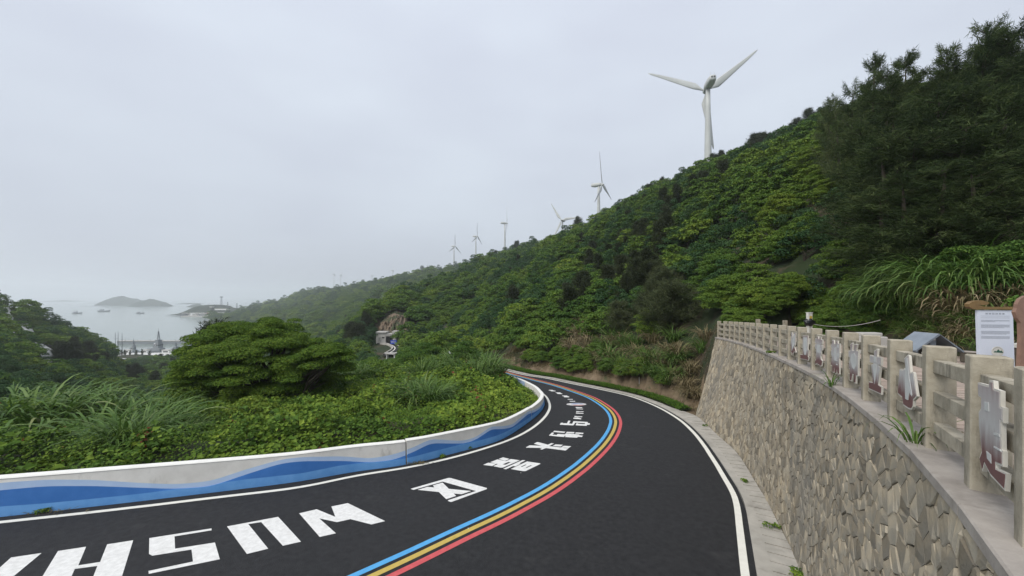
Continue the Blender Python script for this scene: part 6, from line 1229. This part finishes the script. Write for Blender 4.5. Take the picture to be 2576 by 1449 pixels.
fr2 = ((0, 0, 0), (1, 0, 0), (0, 0, 1), (0, 1, 0))
MB().prism([(W2(x), Z2(y)) for x, y in ((2463, 780), (2539, 780), (2543, 931), (2467, 931))], -.02, .03, fr2).build('panel', M['sgwhite'], sg)
curl = [(2560, 778.5), (2560, 771.5), (2490, 772), (2474, 771), (2466, 769), (2463, 766), (2467, 767.5), (2474, 768), (2481, 766), (2486, 762), (2483, 759.5), (2477, 758), (2470, 755.5), (2459, 756.5), (2449, 759), (2442, 765), (2443, 772), (2450, 777), (2458, 778.5)]
MB().prism([(W2(x), Z2(y)) for x, y in reversed(curl)], -.05, .06, fr2).build('scroll_bar', M['sgbrown'], sg)
wave = [(2466, 937), (2466, 928), (2480, 920), (2495, 916), (2508, 912), (2520, 911), (2528, 914), (2531, 918), (2524, 917), (2526, 922), (2535, 925), (2545, 925), (2547, 937)]
MB().prism([(W2(x), Z2(y)) for x, y in wave], -.045, .055, fr2).build('wave_base', M['sgbrown'], sg)
# title strokes, rules and text lines (too small to read)
rs = random.Random(5)
for i in range(6):
    cx_ = 2482.5 + i * 7.2; mb = MB()
    for (a, b, w_, h_) in ((0, 1.3, 4.6, .5), (0, -.2, 4.2, .45), (0, -1.6, 4.8, .5), (-1.5 + rs.random(), -.2, .5, 3.4), (1.2 + rs.random(), 0, .5, 3.2)): mb.box((W2(cx_ + a), -.0215, Z2(789 - b)), (w_ * ss_, .003, h_ * ss_))
    mb.build('title_character', M['ink'], sg)
for y in (795.0, 799.5): MB().box((W2(2501), -.0215, Z2(y)), (62 * ss_, .003, .5 * ss_)).build('rule', M['ink'], sg)
for y0, n_, last in ((805.5, 3, .5), (817, 5, .8), (833, 5, .9), (846, 4, 1.0)):
    for k in range(n_):
        mb = MB(); x = 2471.0; xe = 2471 + 61 * (last if k == n_ - 1 else 1)
        while x < xe: wl_ = rs.uniform(.7, 1.5); mb.box((W2(x + wl_ / 2), -.0212, Z2(y0 + k * 1.8)), (wl_ * ss_, .002, .75 * ss_)); x += wl_ + .5
        mb.build('text_line', M['ink'], sg)
cE = (2506, 884); disc = [(W2(cE[0] + 13 * math.cos(a)), Z2(cE[1] + 13 * math.sin(a) * -1)) for a in np.linspace(0, 2 * math.pi, 28, endpoint=False)]
em = MB().prism(disc, -.026, -.018, fr2).build('round_emblem', M['offw'], sg); mb = MB()
mb.prism([(W2(x), Z2(y)) for x, y in ((2497, 886), (2500, 882), (2503, 884), (2507, 878), (2511, 883), (2514, 881), (2518, 887))], -.029, -.025, fr2); mb.build('mountain_mark', M['green'], em)
for k in range(9):
    a = math.radians(25 + k * 16); MB().box((W2(cE[0] + 10.3 * math.cos(a)), -.0275, Z2(cE[1] - 10.3 * math.sin(a))), (1.3 * ss_, .003, 1.3 * ss_)).build('emblem_letter', M['ink'], em)
# the rounded board at the picture's right edge
Dt = 7.4; t0 = pt(2576, 745 + F * (1.28 + .0547 * Dt) / Dt, Dt); s3 = Dt / F; zb_ = t0[2]; tb = thing('rounded_board', 'pinkish brown rounded board cut off by the edge behind the nearest post', 'sign', tuple(t0))
yb0 = 745 + F * (1.28 + .0547 * Dt) / Dt; poly = [(2558, yb0), (2563, 850), (2562, 812), (2553, 800), (2548, 785), (2553, 775), (2554, 765), (2561, 752), (2575, 744), (2592, 742), (2606, 752), (2612, 775), (2604, 805), (2596, 815), (2596, 850), (2600, yb0)]
MB().prism([((x - 2570) * s3, (yb0 - y) * s3) for x, y in poly], 0, .06, fr2).build('board', M['bark_sign'], tb)
# low kerb bench behind the sign
for x0, x1, yb_, lb, mt in ((2545, 2640, 925, 'low dark bench with a white top behind the sign board', 'sgwhite'),):
    Db = 9.6; c = pt(2565, 745 + F * (1.28 + .0547 * Db) / Db, Db); r = thing('low_bench', lb, 'bench', tuple(c)); w_ = .9; MB().box((.25, 0, .52), (w_, .35, .10), bev=.01).build('seat', M['offw'], r)
    for px in (-.1, .6): MB().box((px, 0, .235), (.08, .3, .47)).build('leg', M['wood'], r)
    MB().box((.25, .02, .38), (w_ * .96, .28, .12)).build('frame', M['wood'], r)
# little gabled shelter
Dg = 9.7; s4 = Dg / F; yg = 745 + F * (1.28 + .0547 * Dg) / Dg; g0 = pt(2352, yg, Dg); hut = thing('gabled_shelter', 'small gabled box with a grey tin roof on the terrace behind the fence', 'shelter', tuple(g0)); X4 = lambda x: (x - 2352) * s4; Z4 = lambda y: (yg - y) * s4
for s_, pl in (('left', [(2294, 884), (2355, 842), (2352, 838.5), (2292, 880.5)]), ('right', [(2355, 842), (2413, 886), (2415, 882.5), (2352, 838.5)])): MB().prism([(X4(a), Z4(b)) for a, b in pl], -.1, .5, fr2).build('roof_panel', M['tin'], hut)
for a, b in ((2303, 2310), (2398, 2405)): MB().prism([(X4(a), 0), (X4(b), 0), (X4(b), Z4(878)), (X4(a), Z4(878))], 0, .6, fr2).build('side_wall', M['tin'], hut)
MB().prism([(X4(2308), 0), (X4(2400), 0), (X4(2400), Z4(878)), (X4(2354), Z4(846)), (X4(2308), Z4(878))], .5, .55, fr2).build('back_panel', M['wood'], hut); MB().prism([(X4(2310), 0), (X4(2398), 0), (X4(2398), Z4(905)), (X4(2310), Z4(905))], .05, .45, fr2).build('chest', M['wood'], hut); MB().box((X4(2352), .1, Z4(862)), (.17, .12, .16), bev=.01).build('lamp_box', M['tin'], hut); MB().box((X4(2352), .06, Z4(853)), (.12, .05, .07)).build('label_plate', M['offw'], hut); MB().tube(np.array([(X4(2318), -.02, Z4(893)), (X4(2314), -.05, Z4(886)), (X4(2320), -.05, Z4(880))]), .012, 6).build('white_hook', M['offw'], hut)
# low timber edging at the back of the terrace
for x0, x1, D0, D1, lb in ((2205, 2300, 12.0, 10.8, 'long grey timber kerb at the back of the terrace left of the shelter'), (2415, 2470, 10.2, 9.9, 'short timber kerb between the shelter and the sign')):
    a, b = pt(x0, 0, D0), pt(x1, 0, D1); a[2], b[2] = zter(D0), zter(D1); c = (a + b) / 2; d = b - a; r = thing('timber_kerb', lb, 'kerb', tuple(c), math.atan2(d[1], d[0])); MB().box((0, 0, .16), (np.linalg.norm(d[:2]), .14, .28), bev=.02).build('beam', M['wood'], r); MB().box((0, 0, .315), (np.linalg.norm(d[:2]) * 1.01, .18, .03)).build('cap_board', M['coping'], r)
for x, D0 in ((2180, 12.2), (2195, 12.0)):
    pass
st_ = pt(2192, 0, 12.6); st_[2] = zter(12.6); r = thing('grey_step', 'dark grey stone block at the foot of the bank', 'block', tuple(st_)); MB().box((0, 0, .3), (.75, .4, .6), bev=.02).build('lower_block', M['conc_far'], r); MB().box((0, .1, .66), (.7, .3, .12), bev=.02).build('upper_block', M['conc_far'], r)
# white post with a black bag
Dp = 17.0; p0 = pt(2036, 0, Dp); p0[2] = zter(Dp); hp = CZ - (787 - HY) / F * Dp - p0[2]; r = thing('white_post', 'white post with a black bag tied round it behind the fence', 'post', tuple(p0), .15); MB().box((0, 0, hp / 2), (.23, .12, hp), bev=.012).build('shaft', M['offw'], r); MB().box((0, 0, hp + .012), (.25, .14, .025)).build('cap', M['offw'], r); MB().box((.01, -.068, hp - .2), (.13, .012, .12)).build('yellow_plate', M['yellow_line'], r)
V = []; nn = 14
for i in range(9):
    t_ = i / 8; rr = .19 * math.sin(math.pi * (.12 + .8 * t_)) * (1.25 if i % 2 else 1)
    for j in range(nn): a = 2 * math.pi * j / nn; q = rr * (1 + .22 * math.sin(3 * a + i)) ; V.append((q * math.cos(a) * 1.15, q * math.sin(a) * .75, hp - .62 + .38 * t_))
mk('black_bag', V, [(i * nn + j, i * nn + (j + 1) % nn, i * nn + nn + (j + 1) % nn, i * nn + nn + j) for i in range(8) for j in range(nn)] + [tuple(range(nn - 1, -1, -1)), tuple(range(8 * nn, 9 * nn))], M['blackbag'], r, True)
# sagging cable
A_, B_ = np.array(p0) + np.array([.1, 0, hp - .5]), pt(2215, 805, 15.0); C_ = pt(2120, 832, 16); cb = np.array([(1 - t_) ** 2 * A_ + 2 * t_ * (1 - t_) * C_ + t_ ** 2 * B_ for t_ in np.linspace(0, 1, 24)]); o = MB().tube(cb - cb[0], .012, 5).build('cable', M['conc_far'], loc=cb[0]); tag(o, 'thin grey cable sagging from the white post to the bank', 'cable')
# second small posts of a lower fence beyond
for x, y in ((1907, 803), (1975, 806)):
    D0 = 20.0; q = pt(x, 0, D0); q[2] = zter(D0); hq = CZ - (y - HY) / F * D0 - q[2]; o = MB().box((0, 0, hq / 2), (.18, .14, hq), bev=.01).build('fence_stub', M['concrete'], loc=tuple(q)); tag(o, ('left' if x < 1950 else 'right') + ' one of two spare concrete posts behind the fence', 'post', 'spare posts behind the fence')
# marker pole at the bank
q = gp(1608, 985); q[2] = zroad(q[0], q[1]); r = thing('marker_pole', 'thin pale pole standing in the hedge below the reeds', 'pole', tuple(q)); hq = (985 - 928) / F * q[1]; MB().tube(np.array([(0, 0, -.1), (0, 0, hq)]), .025, 6).build('shaft', M['offw'], r)

# debris: pebbles and leaf litter
for i, (x, y) in enumerate(((1310, 1190), (1178, 1330))):
    q = gp(x, y); o = MB().lathe([(.004, 0), (.016, .005), (.014, .014), (.004, .018)], 7).build('pebble', M['offw'], loc=(q[0], q[1], q[2])); tag(o, 'tiny pale pebble lying on the asphalt', 'pebble', 'pebbles on the road')
n = 260; x_ = rng.uniform(0, 1, n); jj = rng.choice([0, 1], n); P = []
for i in range(n):
    q = gp(1050 + rng.normal(0, 16), 1166 + rng.normal(0, 2)) if jj[i] else gp(95 + rng.normal(0, 45), 1288 + rng.normal(0, 3)); P.append([q[0], q[1], q[2] + .012 + .02 * rng.random()])
V, Fc, lc = leaves(np.array(P), np.array([0, 0, 1.0]) + rng.normal(0, .25, (n, 3)), rng.uniform(.06, .2, n), rng.uniform(.012, .03, n), rng.random(n) * .6); stuff(mk('leaf_litter', V, Fc, M['lf_dry'], lc=lc), 'dry litter gathered at the foot of the barrier', 'litter')

# ------------------------------------------------------------------ haze
hm_, t, out = new_mat('haze'); pv = N(t, 'ShaderNodeVolumePrincipled'); pv.inputs['Color'].default_value = (0.94, 0.97, 1.0, 1); pv.inputs['Density'].default_value = 0.00028; pv.inputs['Anisotropy'].default_value = 0.35
t.links.new(pv.outputs['Volume'], out.inputs['Volume'])
hx_, y0_, y1_, zl, zh = 6500.0, -2500.0, 9000.0, -70.0, 225.0
V = [(a, b, c) for c in (zl, zh) for a, b in ((-hx_, y0_), (hx_, y0_), (hx_, y1_), (-hx_, y1_))]
stuff(mk('haze', V, [(3, 2, 1, 0), (4, 5, 6, 7), (0, 1, 5, 4), (1, 2, 6, 5), (2, 3, 7, 6), (3, 0, 4, 7)], hm_))

# ------------------------------------------------------------------ things alike in small groups: told apart by their order in view
grp = {}
for o in SC.objects:
    if o.parent is None and o.get('group') and o.get('kind') is None: grp.setdefault((o['group'], o['label']), []).append(o)
ORD = ['', 'first', 'second', 'third', 'fourth', 'fifth', 'sixth', 'seventh', 'eighth', 'ninth', 'tenth', 'eleventh', 'twelfth', 'thirteenth', 'fourteenth', 'fifteenth', 'sixteenth', 'seventeenth', 'eighteenth', 'nineteenth', 'twentieth', 'twenty-first', 'twenty-second', 'twenty-third', 'twenty-fourth', 'twenty-fifth', 'twenty-sixth', 'twenty-seventh', 'twenty-eighth', 'twenty-ninth', 'thirtieth']
for (g_, l_), os_ in grp.items():
    if 1 < len(os_) <= 30:
        os_.sort(key=lambda o: o.location.x / max(o.location.y, .1))
        for i, o in enumerate(os_): o['label'] = ' '.join(l_.split()[:12]) + ', ' + ORD[i + 1] + ' from left'
